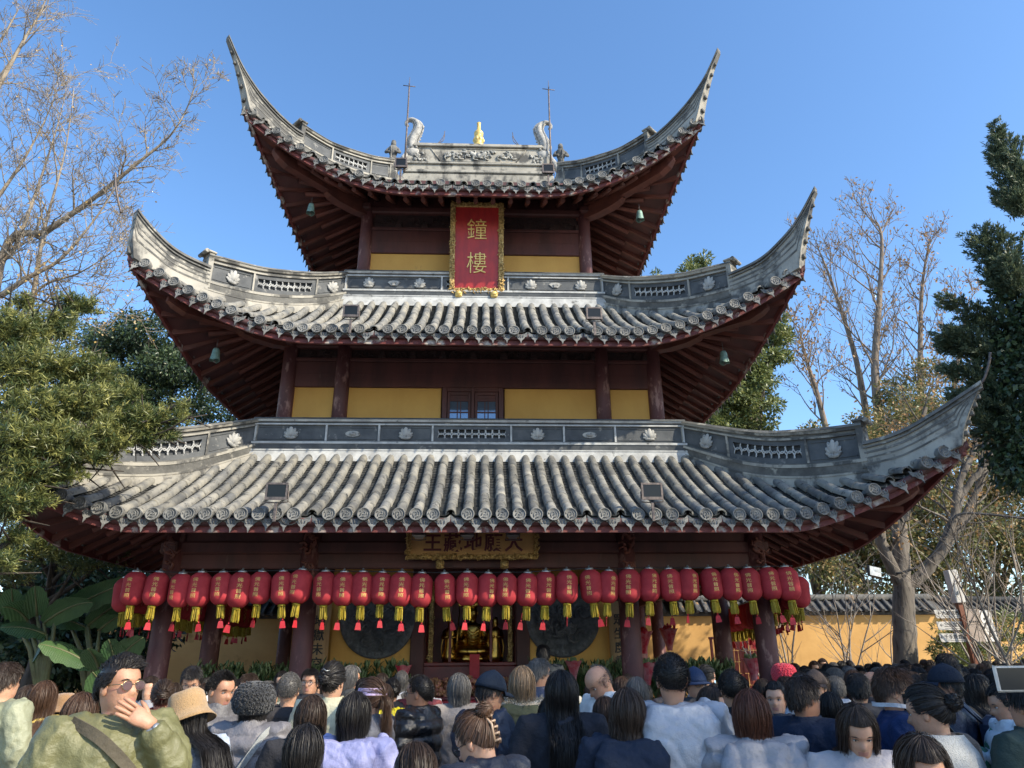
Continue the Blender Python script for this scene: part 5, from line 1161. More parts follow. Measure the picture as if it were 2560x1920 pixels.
# head profile above chin level (z, half width, front, back)
HP=[(-.09,.075,.060,.070),(-.07,.062,.050,.066),(-.05,.057,.046,.064),(-.015,.054,.052,.064),(.0,.052,.078,.066),(.012,.054,.090,.068),(.03,.060,.094,.072),(.05,.065,.095,.079),(.08,.070,.096,.088),(.115,.074,.092,.097),(.14,.076,.097,.100),(.165,.075,.094,.100),(.19,.067,.080,.090),(.212,.050,.056,.066),(.226,.028,.030,.036),(.232,.006,.007,.008)]
BP=[(.80,.150,.105,.115),(.90,.172,.115,.125),(1.0,.160,.110,.108),(1.12,.172,.118,.112),(1.24,.192,.122,.122),(1.31,.202,.110,.122),(1.355,.190,.090,.108),(1.385,.145,.072,.088)]
PIV=Vector((0,-.02,1.42)); CH=1.435; HS=.92
def sstep(t): t=min(max(t,0),1); return t*t*(3-2*t)
def headR(yaw,pitch,roll=0,w=1.0): return Euler((-pitch*w,roll*w,yaw*w),'XYZ').to_matrix()
def head_xform(p,yaw,pitch,roll=0):
    p=Vector(p); w=sstep((p.z-1.345)/.10)
    return PIV+headR(yaw,pitch,roll,w)@(p-PIV) if w>0 else p
def head_point(z,a,w,f,b):
    """a=0 right ear, pi/2 face, pi left, 3pi/2 nape"""
    ca,sa=math.cos(a),math.sin(a); e=.86; x=w*math.copysign(abs(ca)**e,ca); y=(f if sa>0 else b)*math.copysign(abs(sa)**e,sa)
    if z>0 and sa>0:
        da=a-math.pi/2
        nose=math.exp(-(da/.14)**2)*(.026*math.exp(-((z-.083)/.016)**2)+.015*math.exp(-((z-.105)/.022)**2)); y+=nose
        y-=.009*math.exp(-((abs(da)-.40)/.20)**2)*math.exp(-((z-.117)/.013)**2)
        y+=.004*math.exp(-(da/.9)**2)*math.exp(-((z-.138)/.010)**2)
        y+=.006*math.exp(-(da/.26)**2)*(math.exp(-((z-.054)/.007)**2)+math.exp(-((z-.040)/.007)**2)); y-=.004*math.exp(-(da/.3)**2)*math.exp(-((z-.028)/.006)**2)
        y+=.004*math.exp(-((abs(da)-.6)/.3)**2)*math.exp(-((z-.085)/.02)**2)
    return x,y
def add_hand(b,wr,d,nrm,s=1,curl=.5,side=1,mi=0):
    d=Vector(d).normalized(); n=Vector(nrm); n=(n-d*n.dot(d)).normalized(); x=d.cross(n)*side
    rings=[]
    for t,w,th in ((-.01,.026,.021),(.02,.032,.017),(.06,.040,.016),(.088,.040,.013),(.096,.034,.009)):
        c=Vector(wr)+d*t*s; rings.append([c+x*(w*s*math.cos(q))+n*(th*s*math.sin(q)) for q in [2*math.pi*j/12 for j in range(12)]])
    b.loft(rings,True,True,mi)
    for k,(off,ln) in enumerate(((-.029,.070),(-.010,.082),(.010,.078),(.029,.060))):
        p=Vector(wr)+d*.088*s+x*off*s; dd=(d+x*off*3).normalized(); pts=[p-dd*.012*s]; 
        for j in range(3):
            pts.append(pts[-1]+dd*(ln*(.45,.31,.24)[j]+(.012 if j==0 else 0))*s); dd=(dd-n*curl*.55).normalized()
        pts.append(pts[-1]+dd*.004*s)
        b.tube(pts,[.0092*s,.0088*s,.0082*s,.0072*s,.003*s],8,mi=mi)
    p=Vector(wr)+d*.028*s-x*.030*s; dd=(d*.75-x*.75-n*.25).normalized(); pts=[p+x*.012*s]
    for j in range(3): pts.append(pts[-1]+dd*(.034,.028,.022)[j]*s); dd=(dd+d*.35-n*curl*.2).normalized()
    b.tube(pts,[.013*s,.0115*s,.010*s,.005*s],8,mi=mi)
ARMS=dict(down=[((.262,-.01,1.13),(.262,.07,.89)),((.262,-.01,1.13),(.262,.07,.89))],
  fwd=[((.265,.05,1.14),(.075,.27,1.17)),((.265,.05,1.14),(.075,.27,1.17))],
  chin=[((.27,.0,1.13),(.25,.12,.92)),((.26,.17,1.17),(.105,.185,1.39))],   # [right,left]
  up=[((.262,-.01,1.13),(.262,.07,.89)),((.27,.16,1.22),(.20,.31,1.47))],
  phone=[((.26,.08,1.14),(.10,.30,1.26)),((.27,.0,1.12),(.24,.12,.92))])
def body_mesh(yaw=0,pitch=0,arms='down',hands=True,lod=1,roll=0):
    b=MB(); n=36 if lod else 20; rings=[]
    for z,w,f,bk in BP: rings.append([Vector((w*math.cos(a),(f if math.sin(a)>0 else bk)*math.sin(a),z)) for a in [2*math.pi*j/n for j in range(n)]])
    hp=smooth_pts(HP,3 if lod else 1)
    for z,w,f,bk in hp:
        rg=[]
        for j in range(n):
            a=2*math.pi*j/n; x,y=head_point(z,a,w,f,bk); rg.append(head_xform((x*HS,(y-.005)*HS,CH+z*(HS if z>0 else 1)),yaw,pitch,roll))
        rings.append(rg)
    b.loft(rings)
    if lod:
        nb=len(BP)
        for fi in range(len(b.f)):
            f=b.f[fi]
            if len(f)==4:
                r_=f[0]//n; j=f[0]%n
                if r_>=nb and r_<nb+len(hp):
                    z=hp[r_-nb][0]; a=2*math.pi*(j+.5)/n
                    if .036<=z<=.056 and abs(a-math.pi/2)<.27: b.m[fi]=1
    Rh=headR(yaw,pitch,roll)
    for s in (-1,1):
        c=PIV+Rh@(Vector((s*.076*HS,-.008,CH+.105*HS))-PIV)
        b.ball(c,(.011,.020,.033),8,6,M=Rh@Matrix.Rotation(s*.25,3,'Z'))
    for si,s in ((0,1),(1,-1)):
        el,wr=ARMS[arms][si]; sh=Vector((s*.185,-.01,1.345)); el=Vector((s*el[0],el[1],el[2])); wr=Vector((s*wr[0],wr[1],wr[2]))
        b.tube([sh,sh.lerp(el,.5),el,el.lerp(wr,.4),wr],[.052,.046,.038,.036,.026],9)
        if hands:
            d=(wr-el).normalized(); nr=Vector((-s*.8,-.3,0)) if arms=='down' else Vector((0,.4,.8))
            if arms=='chin' and s<0: 
                d=Vector((.80,-.22,.50)); nr=Vector((-.15,.95,.25)); add_hand(b,wr,d,nr,1.0,.22,-1)
            else: add_hand(b,wr,d,nr,1.0,.9 if arms!='down' else .5,s)
        b.tube([(s*.09,0,.88),(s*.10,.01,.48),(s*.10,-.01,.12),(s*.10,-.01,.07)],[.092,.062,.042,.045],9)
        b.loft([[(s*.10+.042*math.cos(q),y+.0,.035+r_*math.sin(q)) for q in [2*math.pi*j/8 for j in range(8)]] for y,r_ in ((-.06,.025),(-.03,.04),(.08,.036),(.16,.02))])
    return b
def cooked(b,name,voxel,disp=None,smooth=3,extra=None):
    """fuse overlapping closed shapes into one skin with the voxel remesh modifier, then wrinkle it"""
    me=b.mesh(name+'_raw'); o=bpy.data.objects.new('tmp',me); COL.objects.link(o)
    m=o.modifiers.new('r','REMESH'); m.mode='VOXEL'; m.voxel_size=voxel; m.use_smooth_shade=True
    s=o.modifiers.new('s','SMOOTH'); s.iterations=smooth; s.factor=.6
    bpy.context.view_layer.update()
    out=bpy.data.meshes.new_from_object(o.evaluated_get(bpy.context.evaluated_depsgraph_get())); bpy.data.objects.remove(o); bpy.data.meshes.remove(me); out.name=name
    if disp:
        N=len(out.vertices); nr=np.zeros(N*3,np.float32); out.vertices.foreach_get('normal',nr); co=np.zeros(N*3,np.float32); out.vertices.foreach_get('co',co); nr=nr.reshape(-1,3); co=co.reshape(-1,3)
        d=np.array([disp(Vector(c),Vector(q)) for c,q in zip(co,nr)]); co=co+nr*d[:,None]; out.vertices.foreach_set('co',co.astype(np.float32).ravel()); out.update()
    out.materials.clear(); return out
def wrinkle(amp,seed,puff=0,pitch=.115):
    off=Vector((seed*3.1,seed*1.7,seed*.9))
    def f(c,n):
        w=mnoise.noise(Vector((c.x*6+c.z*2.2,c.y*6,c.z*2.6))+off)+.55*mnoise.noise(Vector((c.x*13-c.z*6,c.y*13,c.z*5))+off)+.32*mnoise.noise(Vector((c.x*22+c.z*17,c.y*22,c.z*12))+off)
        d=1.35*amp*(-abs(w)**.75*1.5+.3)
        if puff:
            zz=c.z+.010*mnoise.noise(c*5+off); t=abs(math.sin(math.pi*zz/pitch)); d+=puff*1.5*(t**.75-.7)
            d+=.004*mnoise.noise(Vector((c.x*40,c.y*40,c.z*14))+off)
        return d
    return f
def jacket_mesh(name,arms='down',bulk=1.0,hood=None,puff=0,amp=.011,seed=1,collar=.055,length=.80,voxel=.0135):
    b=MB(); n=24; rings=[]
    for z,w,f,bk in ((length-.03,.205,.150,.155),(length,.215,.158,.162),(.95,.208,.152,.152),(1.1,.210,.150,.148),(1.22,.225,.152,.150),(1.31,.238,.146,.150),(1.355,.232,.126,.140),(1.39,.180,.100,.120),(1.412,.112,.082,.100),(1.424,.088,.074,.090)):
        rings.append([(w*bulk*math.cos(a),(f if math.sin(a)>0 else bk)*bulk*math.sin(a),z) for a in [2*math.pi*j/n for j in range(n)]])
    b.loft(rings)
    if collar: b.lathe([(.098,1.385),(.090,1.41),(.086,1.405+collar),(.066,1.405+collar),(.066,1.385)],22)
    for si,s in ((0,1),(1,-1)):
        el,wr=ARMS[arms][si]; sh=Vector((s*.195,-.01,1.355)); el=Vector((s*el[0],el[1],el[2])); wr=Vector((s*wr[0],wr[1],wr[2])); k=bulk*1.06
        b.tube([Vector((s*.10,-.01,1.36)),sh,sh.lerp(el,.35),sh.lerp(el,.75),el,el.lerp(wr,.3),el.lerp(wr,.7),el.lerp(wr,.98)],[.075*k,.088*k,.082*k,.074*k,.070*k,.066*k,.058*k,.048*k],12)
    if False:
        hs=hood; pts=[]
        for t in [-1.25+2.5*j/14 for j in range(15)]:
            pts.append((.125*hs*math.sin(t)*1.05,-.105*hs*math.cos(t)+.012,1.435-.055*math.cos(t)*hs+.02*abs(math.sin(t))))
        b.tube(pts,[.030*hs+.022*hs*math.cos(t*.9) for t in [-1.25+2.5*j/14 for j in range(15)]],10)
        rg=[]
        for z,w,y0,dp in ((1.44,.125,-.10,.055),(1.38,.155,-.125,.075),(1.30,.15,-.145,.075),(1.22,.105,-.15,.055),(1.175,.04,-.14,.03)):
            rg.append([(w*hs*math.cos(a),y0-.02*(hs-1)+dp*hs*math.sin(a),1.44+(z-1.44)*hs) for a in [2*math.pi*j/16 for j in range(16)]])
        b.loft(rg)
    return cooked(b,name,voxel,wrinkle(amp,seed,puff),3)
def hood_mesh(hs,puff,seed):
    b=MB(); pts=[]; T=[-1.9+3.8*j/22 for j in range(23)]
    for t in T: pts.append((.135*hs*math.sin(t)*1.05,-.100*hs*math.cos(t)+.03,1.445-.075*hs*(math.cos(t)*.5+.5)+.012*math.cos(3*t)))
    b.tube(pts,[(.024+.020*(math.cos(t)*.5+.5))*hs for t in T],12)
    rg=[]
    for z,w,y0,dp in ((1.43,.125,-.11,.05),(1.37,.165,-.140,.070),(1.29,.165,-.165,.078),(1.20,.125,-.175,.066),(1.13,.060,-.165,.040),(1.10,.015,-.155,.015)):
        rg.append([(w*hs*math.cos(a),y0*(1+.35*(hs-1))+dp*hs*math.sin(a)-.018*max(0,-math.sin(a))*math.cos(a*2),1.43+(z-1.43)*hs) for a in [2*math.pi*j/20 for j in range(20)]])
    b.loft(rg)
    def dsp(c,n):
        d=-.020*max(0,.5-abs(mnoise.noise(Vector((c.x*8+c.z*5,c.y*8,c.z*9+seed)))*2.2)) if not puff else 0
        if puff: d+=.020*(abs(math.sin(math.pi*(c.x)/.13))**.7-.7)+.014*(abs(math.sin(math.pi*(c.z-.02)/.15))**.7-.7)
        return d+.010*mnoise.noise(c*11+Vector((seed,0,0)))-.008*abs(mnoise.noise(c*23))
    return cooked(b,'hood',.0115,dsp,2)
HOODS={}
JHOOD=dict(hood=(1.0,0),hood_fwd=(1.0,0),hoodbig=(1.2,0),puffhood=(1.32,1),phone=(.9,0))
JK={}
def JACK(kind):
    if kind not in JK:
        JK[kind]={'coat':lambda:jacket_mesh('coat','down',1.0,None,0,.011,1,.045),'coat_fwd':lambda:jacket_mesh('coat','fwd',1.0,None,0,.012,2,.045),'hood':lambda:jacket_mesh('hooded_jacket','down',1.05,1.0,0,.013,3,.03),'hood_fwd':lambda:jacket_mesh('hooded_jacket','fwd',1.04,1.0,0,.014,4,.03),
          'puff':lambda:jacket_mesh('puffer_jacket','down',1.12,None,.018,.007,5,.06),'puff_fwd':lambda:jacket_mesh('puffer_jacket','fwd',1.12,None,.018,.008,6,.06),'puffhood':lambda:jacket_mesh('puffer_jacket','fwd',1.16,1.3,.020,.007,7,.04),'hoodbig':lambda:jacket_mesh('hooded_jacket','fwd',1.06,1.22,0,.015,8,.035),
          'chin':lambda:jacket_mesh('jacket','chin',1.08,None,0,.014,9,.025,voxel=.011),'up':lambda:jacket_mesh('coat','up',1.0,None,0,.012,11,.04),'phone':lambda:jacket_mesh('vest_jacket','phone',1.08,.9,.012,.008,10,.04)}[kind]()
    return JK[kind]
LEGS=None
def legs_mesh():
    global LEGS
    if LEGS is None:
        b=MB(); 
        b.loft([[(w*math.cos(a),d*math.sin(a),z) for a in [2*math.pi*j/16 for j in range(16)]] for z,w,d in ((.78,.185,.135),(.88,.19,.14),(1.0,.18,.13))])
        for s in (-1,1): b.tube([(s*.09,0,.9),(s*.098,.01,.5),(s*.10,-.01,.10)],[.108,.082,.070],12)
        LEGS=cooked(b,'trousers',.018,wrinkle(.008,13),2)
    return LEGS
SH=None
def shoe_mesh():
    global SH
    if SH is None:
        b=MB()
        for s in (-1,1): b.loft([[(s*.10+w*math.cos(q),y,.04+r_*math.sin(q)) for q in [2*math.pi*j/10 for j in range(10)]] for y,w,r_ in ((-.085,.03,.03),(-.05,.046,.052),(.05,.05,.045),(.13,.046,.034),(.17,.02,.02))])
        SH=b.mesh('shoes')
    return SH
# ---- hair: an under-cap plus many strands (head frame: origin at chin level, +y face)
HC=Vector((0,-.004,.122)); HA=Vector((.079,.102,.114))
def hdir(th,ph): return Vector((math.cos(th)*math.sin(ph),math.sin(th)*math.sin(ph),math.cos(ph)))
def hpt(d,off): return HC+Vector((d.x*(HA.x+off),d.y*(HA.y+off),d.z*(HA.z+off)))
def edge_phi(th,style):
    f=math.sin(th)       # 1 face, -1 nape
    fr=R(57) if style=='swept' else R(50) if style in('short','crew','bald') else R(54)
    if style=='fringe': fr=R(74)
    if style in('bob','long','pony','bunlow'): fr=R(56)
    sd_=R(96); bk=R(132)
    if style in('short','crew','fringe','swept'): sd_=R(90); bk=R(120)
    if f>0:
        t=min(1,max(0,(f-.30)/.45)); return sd_+(fr-sd_)*sstep(t)
    return sd_+(bk-sd_)*sstep(-f*1.15)
def hair_mesh(style,seed=0,n=1500):
    r=random.Random(seed); b=MB(); NT,NPH=32,14; rings=[]
    th0=.017
    V=[];F=[]
    for i in range(NPH+1):
        for j in range(NT):
            th=2*math.pi*j/NT; e=edge_phi(th,style); ph=e*i/NPH
            d=hdir(th,ph); V.append(hpt(d,th0*(1-.75*(i/NPH)**4)-.004))
    for i in range(NPH):
        for j in range(NT): F.append((i*NT+j,(i+1)*NT+j,(i+1)*NT+(j+1)%NT,i*NT+(j+1)%NT))
    if style!='bald': b.add(V,F,0,True)
    def strip(pts,w,nrm0):
        k=len(pts); vs=[]; nrm0=Vector(nrm0)+Vector((r.gauss(0,.55),r.gauss(0,.55),r.gauss(0,.4)))
        for i,p in enumerate(pts):
            t=(Vector(pts[min(i+1,k-1)])-Vector(pts[max(i-1,0)])); s=t.cross(nrm0); 
            if s.length<1e-6: s=Vector((1,0,0))
            s.normalize(); ww=w*(1-.75*(i/(k-1))**2); vs+= [Vector(p)-s*ww,Vector(p)+s*ww]
        b.add(vs,[(2*i,2*i+1,2*i+3,2*i+2) for i in range(k-1)],0,True)
    bun=Vector((0,-.75,.62)).normalized() if style=='bun' else Vector((0,-.95,.10)).normalized()
    part=r.uniform(-.3,.3)
    for k in range(n):
        th=r.uniform(0,2*math.pi); e=edge_phi(th,style); ph=e*math.sqrt(r.random()) if style in('short','crew','fringe','bald','swept') else e*r.random()
        if style=='bald' and (ph<R(70) and math.sin(th)>-.55): continue
        d=hdir(th,ph)
        if style in('short','fringe'):
            L=r.uniform(.02,.05); fw=Vector((part,.55,0)) if ph<R(60) else Vector((0,0,-1)); tdir=(hdir(th,ph+.1)-d).normalized()*.9+fw*.45+d*.30
            p0=hpt(d,.010); p1=p0+tdir.normalized()*L*.5; p2=p1+(tdir+Vector((r.gauss(0,.3),r.gauss(0,.3),-.25))).normalized()*L*.5
            strip([p0,p1,p2],r.uniform(.0008,.0017),d)
        elif style=='swept':
            L=r.uniform(.035,.07)*(1 if ph<R(62) else .5); fw=Vector((-.55,-.25,.25)) if ph<R(62) else Vector((0,-.5,-.6)); tdir=fw+d*.45+Vector((r.gauss(0,.18),r.gauss(0,.18),r.gauss(0,.12)))
            p0=hpt(d,.008); p1=p0+tdir.normalized()*L*.5; t2=(fw-d*.15+Vector((r.gauss(0,.2),r.gauss(0,.2),-.2))).normalized(); strip([p0,p1,p1+t2*L*.5],r.uniform(.0008,.0017),d)
        elif style in('crew','bald'):
            p0=hpt(d,.012 if style=='crew' else .004); dd=(d+Vector((r.gauss(0,.4),r.gauss(0,.4),r.gauss(0,.3)-.1))).normalized(); strip([p0,p0+dd*r.uniform(.008,.018)],.0011,hdir(th+1.57,math.pi/2))
        elif style in('bun','bunlow','pony'):
            off=.014+r.uniform(0,.010)+(r.uniform(.004,.014) if r.random()<.05 else 0); pts=[]
            for i in range(6):
                t=i/5; q=(d*(1-t)+bun*t).normalized(); pts.append(hpt(q,off))
            strip(pts,r.uniform(.0008,.0018),d)
        else:    # bob / long: down over the skull, then hanging
            off=.008+r.uniform(0,.010)+(r.uniform(.004,.018) if r.random()<.13 else 0); wob=r.gauss(0,.10); L={'bob':.10,'long':.36,'xlong':.55,'wavy':.30}.get(style,.3)*r.uniform(.82,1.08); st=5; pts=[]
            ph0=ph*.55
            e2=max(e,R(86)) if math.sin(th)<.64 else e
            for i in range(st+1): pts.append(hpt(hdir(th+part*.1+wob*(i/st)**2+r.gauss(0,.012),ph0+(e2-ph0)*i/st),off+r.gauss(0,.0012)))
            if math.sin(th)<.60:
                m=4 if style=='bob' else 9; p=Vector(pts[-1]); a=r.gauss(0,.4); 
                for i in range(m):
                    z=p.z-L/m; q=Vector((p.x,p.y,z))
                    if style=='bob': q.x*=.992; q.y=q.y*.98-.002
                    else:
                        if z>-.06: q.y=q.y*.99-.003
                        if z<-.04:      # rest on shoulders / back
                            u=min(1,(-.04-z)/.12)
                            if q.y<.03: q.y=min(q.y,-.095-.115*u-r.uniform(0,.02))
                            q.x*=1.0+.02*u
                        if style=='wavy': q.x+=.010*math.sin(i*1.4+a*6); q.y+=.008*math.cos(i*1.4+a*6)
                    q.x+=r.gauss(0,.0016); q.y+=r.gauss(0,.0016); pts.append(q); p=q
            strip(pts,r.uniform(.0007,.0016),d)
    if style in('bun','bunlow','pony'):
        c=hpt(bun,.035 if style!='pony' else .01); 
        if style!='pony':
            b.ball(c,(.045,.042,.042),14,10)
            for k in range(240):
                a=r.uniform(0,6.28); q=Vector((r.gauss(0,1),r.gauss(0,1),r.gauss(0,1))).normalized(); x,y,_=frame(q); strip([c+(q*math.cos(t)+x*math.sin(t))*r.uniform(.043,.052) for t in (0,.5,1.0,1.5)],.003,q)
            for k in range(14): q=Vector((r.gauss(0,1),r.gauss(0,.6)-.4,r.gauss(0,1)+.6)).normalized(); strip([c+q*.04,c+q*.065+Vector((0,0,.01)),c+q*.085],.0015,Vector((1,0,0)))
        else:
            for k in range(1100):
                x0=r.gauss(0,.014); y0=r.gauss(0,.012); L=r.uniform(.2,.34); pts=[c+Vector((x0*.4,.01,y0*.4))]
                for i in range(1,8): t=i/7; pts.append(c+Vector((x0*(.6+1.4*t)+.010*math.sin(5*t+x0*90),-.045*math.sin(min(1,t*2.2)*1.5)+y0*1.2,-L*t**1.35+.02*math.sin(t*2))))
                strip(pts,.0014,Vector((0,1,0)))
    return b.mesh('hair')
HM={}
def HAIRM(style,var=0):
    k=(style,var%2)
    if k not in HM: HM[k]=hair_mesh(style,k[1]*11+len(style),{'swept':6000,'crew':6500,'bald':2600,'short':5600,'fringe':5600,'bob':4600,'long':4600,'xlong':5200,'wavy':4600,'bun':3200,'bunlow':3200,'pony':3200}[style])
    return HM[k]
# ---- things worn
def cap_mesh():
    b=MB(); rings=[]; n=28
    for i in range(9):
        ph=R(84)*i/8; rings.append([hpt(hdir(2*math.pi*j/n,max(ph,.03)),.028-.004*i/8+(.004 if ph<.3 else 0)) for j in range(n)])
    b.loft(rings[::-1],True,True,0)
    V=[];F=[]; m=12
    for i in range(m+1):
        a=R(25)+R(130)*i/m; 
        for k,(rad,dz) in enumerate(((0,0),(.5,.004),(1,-.012))):
            base=hpt(hdir(a,R(83)),.024); out=Vector((math.cos(a)*.030,max(0,math.sin(a))**1.6*.075,0))*rad; V.append(base+out+Vector((0,0,dz-.012*rad*abs(math.cos(a)))))
    for i in range(m):
        for k in range(2): q=i*3+k; F.append((q,q+1,q+4,q+3))
    b.add(V,F,0,True); b.add([v+Vector((0,0,-.005)) for v in V],[f[::-1] for f in F],0,True); b.ball(HC+Vector((0,0,HA.z+.032)),(.008,.008,.005),8,5)
    return b.mesh('cap')
def bucket_mesh():
    b=MB(); prof=[(.165,.075),(.168,.078),(.152,.098),(.130,.128),(.122,.150),(.118,.20),(.108,.245),(.09,.262),(.04,.268),(.005,.268)]
    rings=[]
    for r_,z in prof: rings.append([Vector((r_*math.cos(t)*.92,r_*math.sin(t)*1.02,z+.004*math.sin(3*t))) for t in [2*math.pi*j/36 for j in range(36)]])
    b.loft(rings,True,False); inn=[[p*.965+Vector((0,0,.004)) for p in r_] for r_ in rings[:6]]; b.loft(inn[::-1],True,False); return b.mesh('bucket_hat')
def furhat_mesh():
    b=MB(); rnd=random.Random(2); rings=[]
    for r_,z in ((.10,.06),(.128,.085),(.140,.12),(.142,.165),(.132,.21),(.105,.25),(.06,.272),(.01,.28)): rings.append([Vector((r_*math.cos(t),r_*1.08*math.sin(t)-.005,z)) for t in [2*math.pi*j/28 for j in range(28)]])
    b.loft(rings)
    for k in range(900):
        t=rnd.uniform(0,6.28); z=rnd.uniform(.07,.27); i=0
        r_=interp([(.06,.10),(.085,.128),(.12,.140),(.165,.142),(.21,.132),(.25,.105),(.272,.06),(.28,.02)],z); c=Vector((r_*math.cos(t),r_*1.08*math.sin(t)-.005,z)); s=rnd.uniform(.006,.011); b.ball(c,s,5,3)
    return b.mesh('fur_hat')
def glasses_mesh():
    b=MB()
    for s in (-1,1):
        pts=[(s*.034+.026*math.cos(t),.106-.004*abs(math.cos(t)),.112+.022*math.sin(t)) for t in [2*math.pi*j/18 for j in range(19)]]; b.tube(pts,.0022,5,caps=False)
        b.add([(s*.034+.0255*math.cos(t),.105,.112+.0215*math.sin(t)) for t in [2*math.pi*j/18 for j in range(18)]],[tuple(range(18))],1)
        b.tube([(s*.058,.104,.118),(s*.074,.08,.120),(s*.080,.0,.116),(s*.079,-.015,.105)],.0020,5)
    b.tube([(-.010,.108,.118),(0,.111,.122),(.010,.108,.118)],.002,5); return b
def mask_mesh():
    b=MB(); rings=[]
    for z,k in ((-.004,.92),(.01,1.02),(.04,1.06),(.07,1.06),(.09,1.03),(.098,1.0)):
        rg=[]
        for j in range(15):
            a=math.pi/2-1.25+2.5*j/14; w,f,bk=interp3(z); x,y=head_point(z,a,w,f,bk); rg.append(Vector((x*k,(y-.005)*1.0+.007*k,z)))
        rings.append(rg)
    b.loft(rings,False,False)
    for s in (-1,1): b.tube([(s*.066,.05,.085),(s*.082,.0,.125)],.0015,4); b.tube([(s*.06,.05,.015),(s*.082,-.005,.08)],.0015,4)
    return b.mesh('face_mask')
def interp3(z):
    for (z0,*a),(z1,*c) in zip(HP,HP[1:]):
        if z<=z1: t=(z-z0)/(z1-z0); return [p+(q-p)*t for p,q in zip(a,c)]
    return HP[-1][1:]
def eyes_mesh(s):
    b=MB(); b.ball((s*.034,.0795,.1165),(.0145,.008,.0065),10,6,mi=0); b.ball((s*.034,.0835,.1165),(.006,.0055,.0058),8,6,mi=1)
    b.tube([(s*.020,.0875,.1195),(s*.034,.0895,.1245),(s*.049,.0835,.120)],.0019,5,mi=1); return b.mesh('eye',(M_EYEW,M_EYE))
def brow_mesh(s):
    b=MB(); b.tube([(s*.016,.0945,.136),(s*.034,.095,.1415),(s*.054,.083,.137)],[.0035,.0042,.002],6,flat=.6); return b.mesh('eyebrow')
EYES=[eyes_mesh(-1),eyes_mesh(1)]; BROWS=[brow_mesh(-1),brow_mesh(1)]
CAPM=cap_mesh(); BUCK=bucket_mesh(); FURH=furhat_mesh(); GLS=glasses_mesh(); MASK=mask_mesh()
M_FRAME=mat('spectacle_frame',(.03,.026,.025),None,rough=.3); M_FRAMEG=mat('gold_wire_frame',(.5,.36,.2),None,rough=.25,metal=1)
M_CLEAR=mat('clear_lens',(.40,.42,.44),None,rough=.05,spec=.7)
_n=M_CLEAR.node_tree; _t=_n.nodes.new('ShaderNodeBsdfTransparent'); _x=_n.nodes.new('ShaderNodeMixShader'); _x.inputs[0].default_value=.88; _n.links.new(_n.nodes['Principled BSDF'].outputs[0],_x.inputs[1]); _n.links.new(_t.outputs[0],_x.inputs[2]); _n.links.new(_x.outputs[0],_n.nodes['Material Output'].inputs[0])
M_TINT=mat('tinted_lens',(.10,.045,.055),None,rough=.06,spec=.8)
_n=M_TINT.node_tree; _t=_n.nodes.new('ShaderNodeBsdfTransparent'); _t.inputs[0].default_value=(.5,.3,.33,1); _x=_n.nodes.new('ShaderNodeMixShader'); _x.inputs[0].default_value=.35; _n.links.new(_n.nodes['Principled BSDF'].outputs[0],_x.inputs[1]); _n.links.new(_t.outputs[0],_x.inputs[2]); _n.links.new(_x.outputs[0],_n.nodes['Material Output'].inputs[0])
GLM=[GLS.mesh('glasses',(M_FRAME,M_CLEAR)),GLS.mesh('sunglasses',(M_FRAMEG,M_TINT))]
M_FURW=mat('pale_fur',(.55,.47,.36),(.36,.29,.20),20,.95)
def fur_collar(col,seed=0):
    r=random.Random(seed); b=MB()
    for k in range(1500):
        t=r.uniform(-1.7,1.7); c=Vector((.135*math.sin(t),-.11*math.cos(t)+.0,1.43-.03*math.cos(t))); q=Vector((r.gauss(0,1),r.gauss(0,1),r.gauss(0,1))).normalized(); p=c+q*.032; e=p+(q+Vector((0,-.2,-.35))).normalized()*r.uniform(.02,.045); s=q.cross(Vector((r.gauss(0,1),r.gauss(0,1),1))).normalized()*.0035
        b.add([p-s,p+s,e],[(0,1,2)])
    b.tube([(.135*math.sin(t),-.11*math.cos(t),1.43-.03*math.cos(t)) for t in [-1.7+3.4*j/14 for j in range(15)]],.035,8)
    return b.mesh('fur_collar',col)
SIMPLE={}
NP=[0]
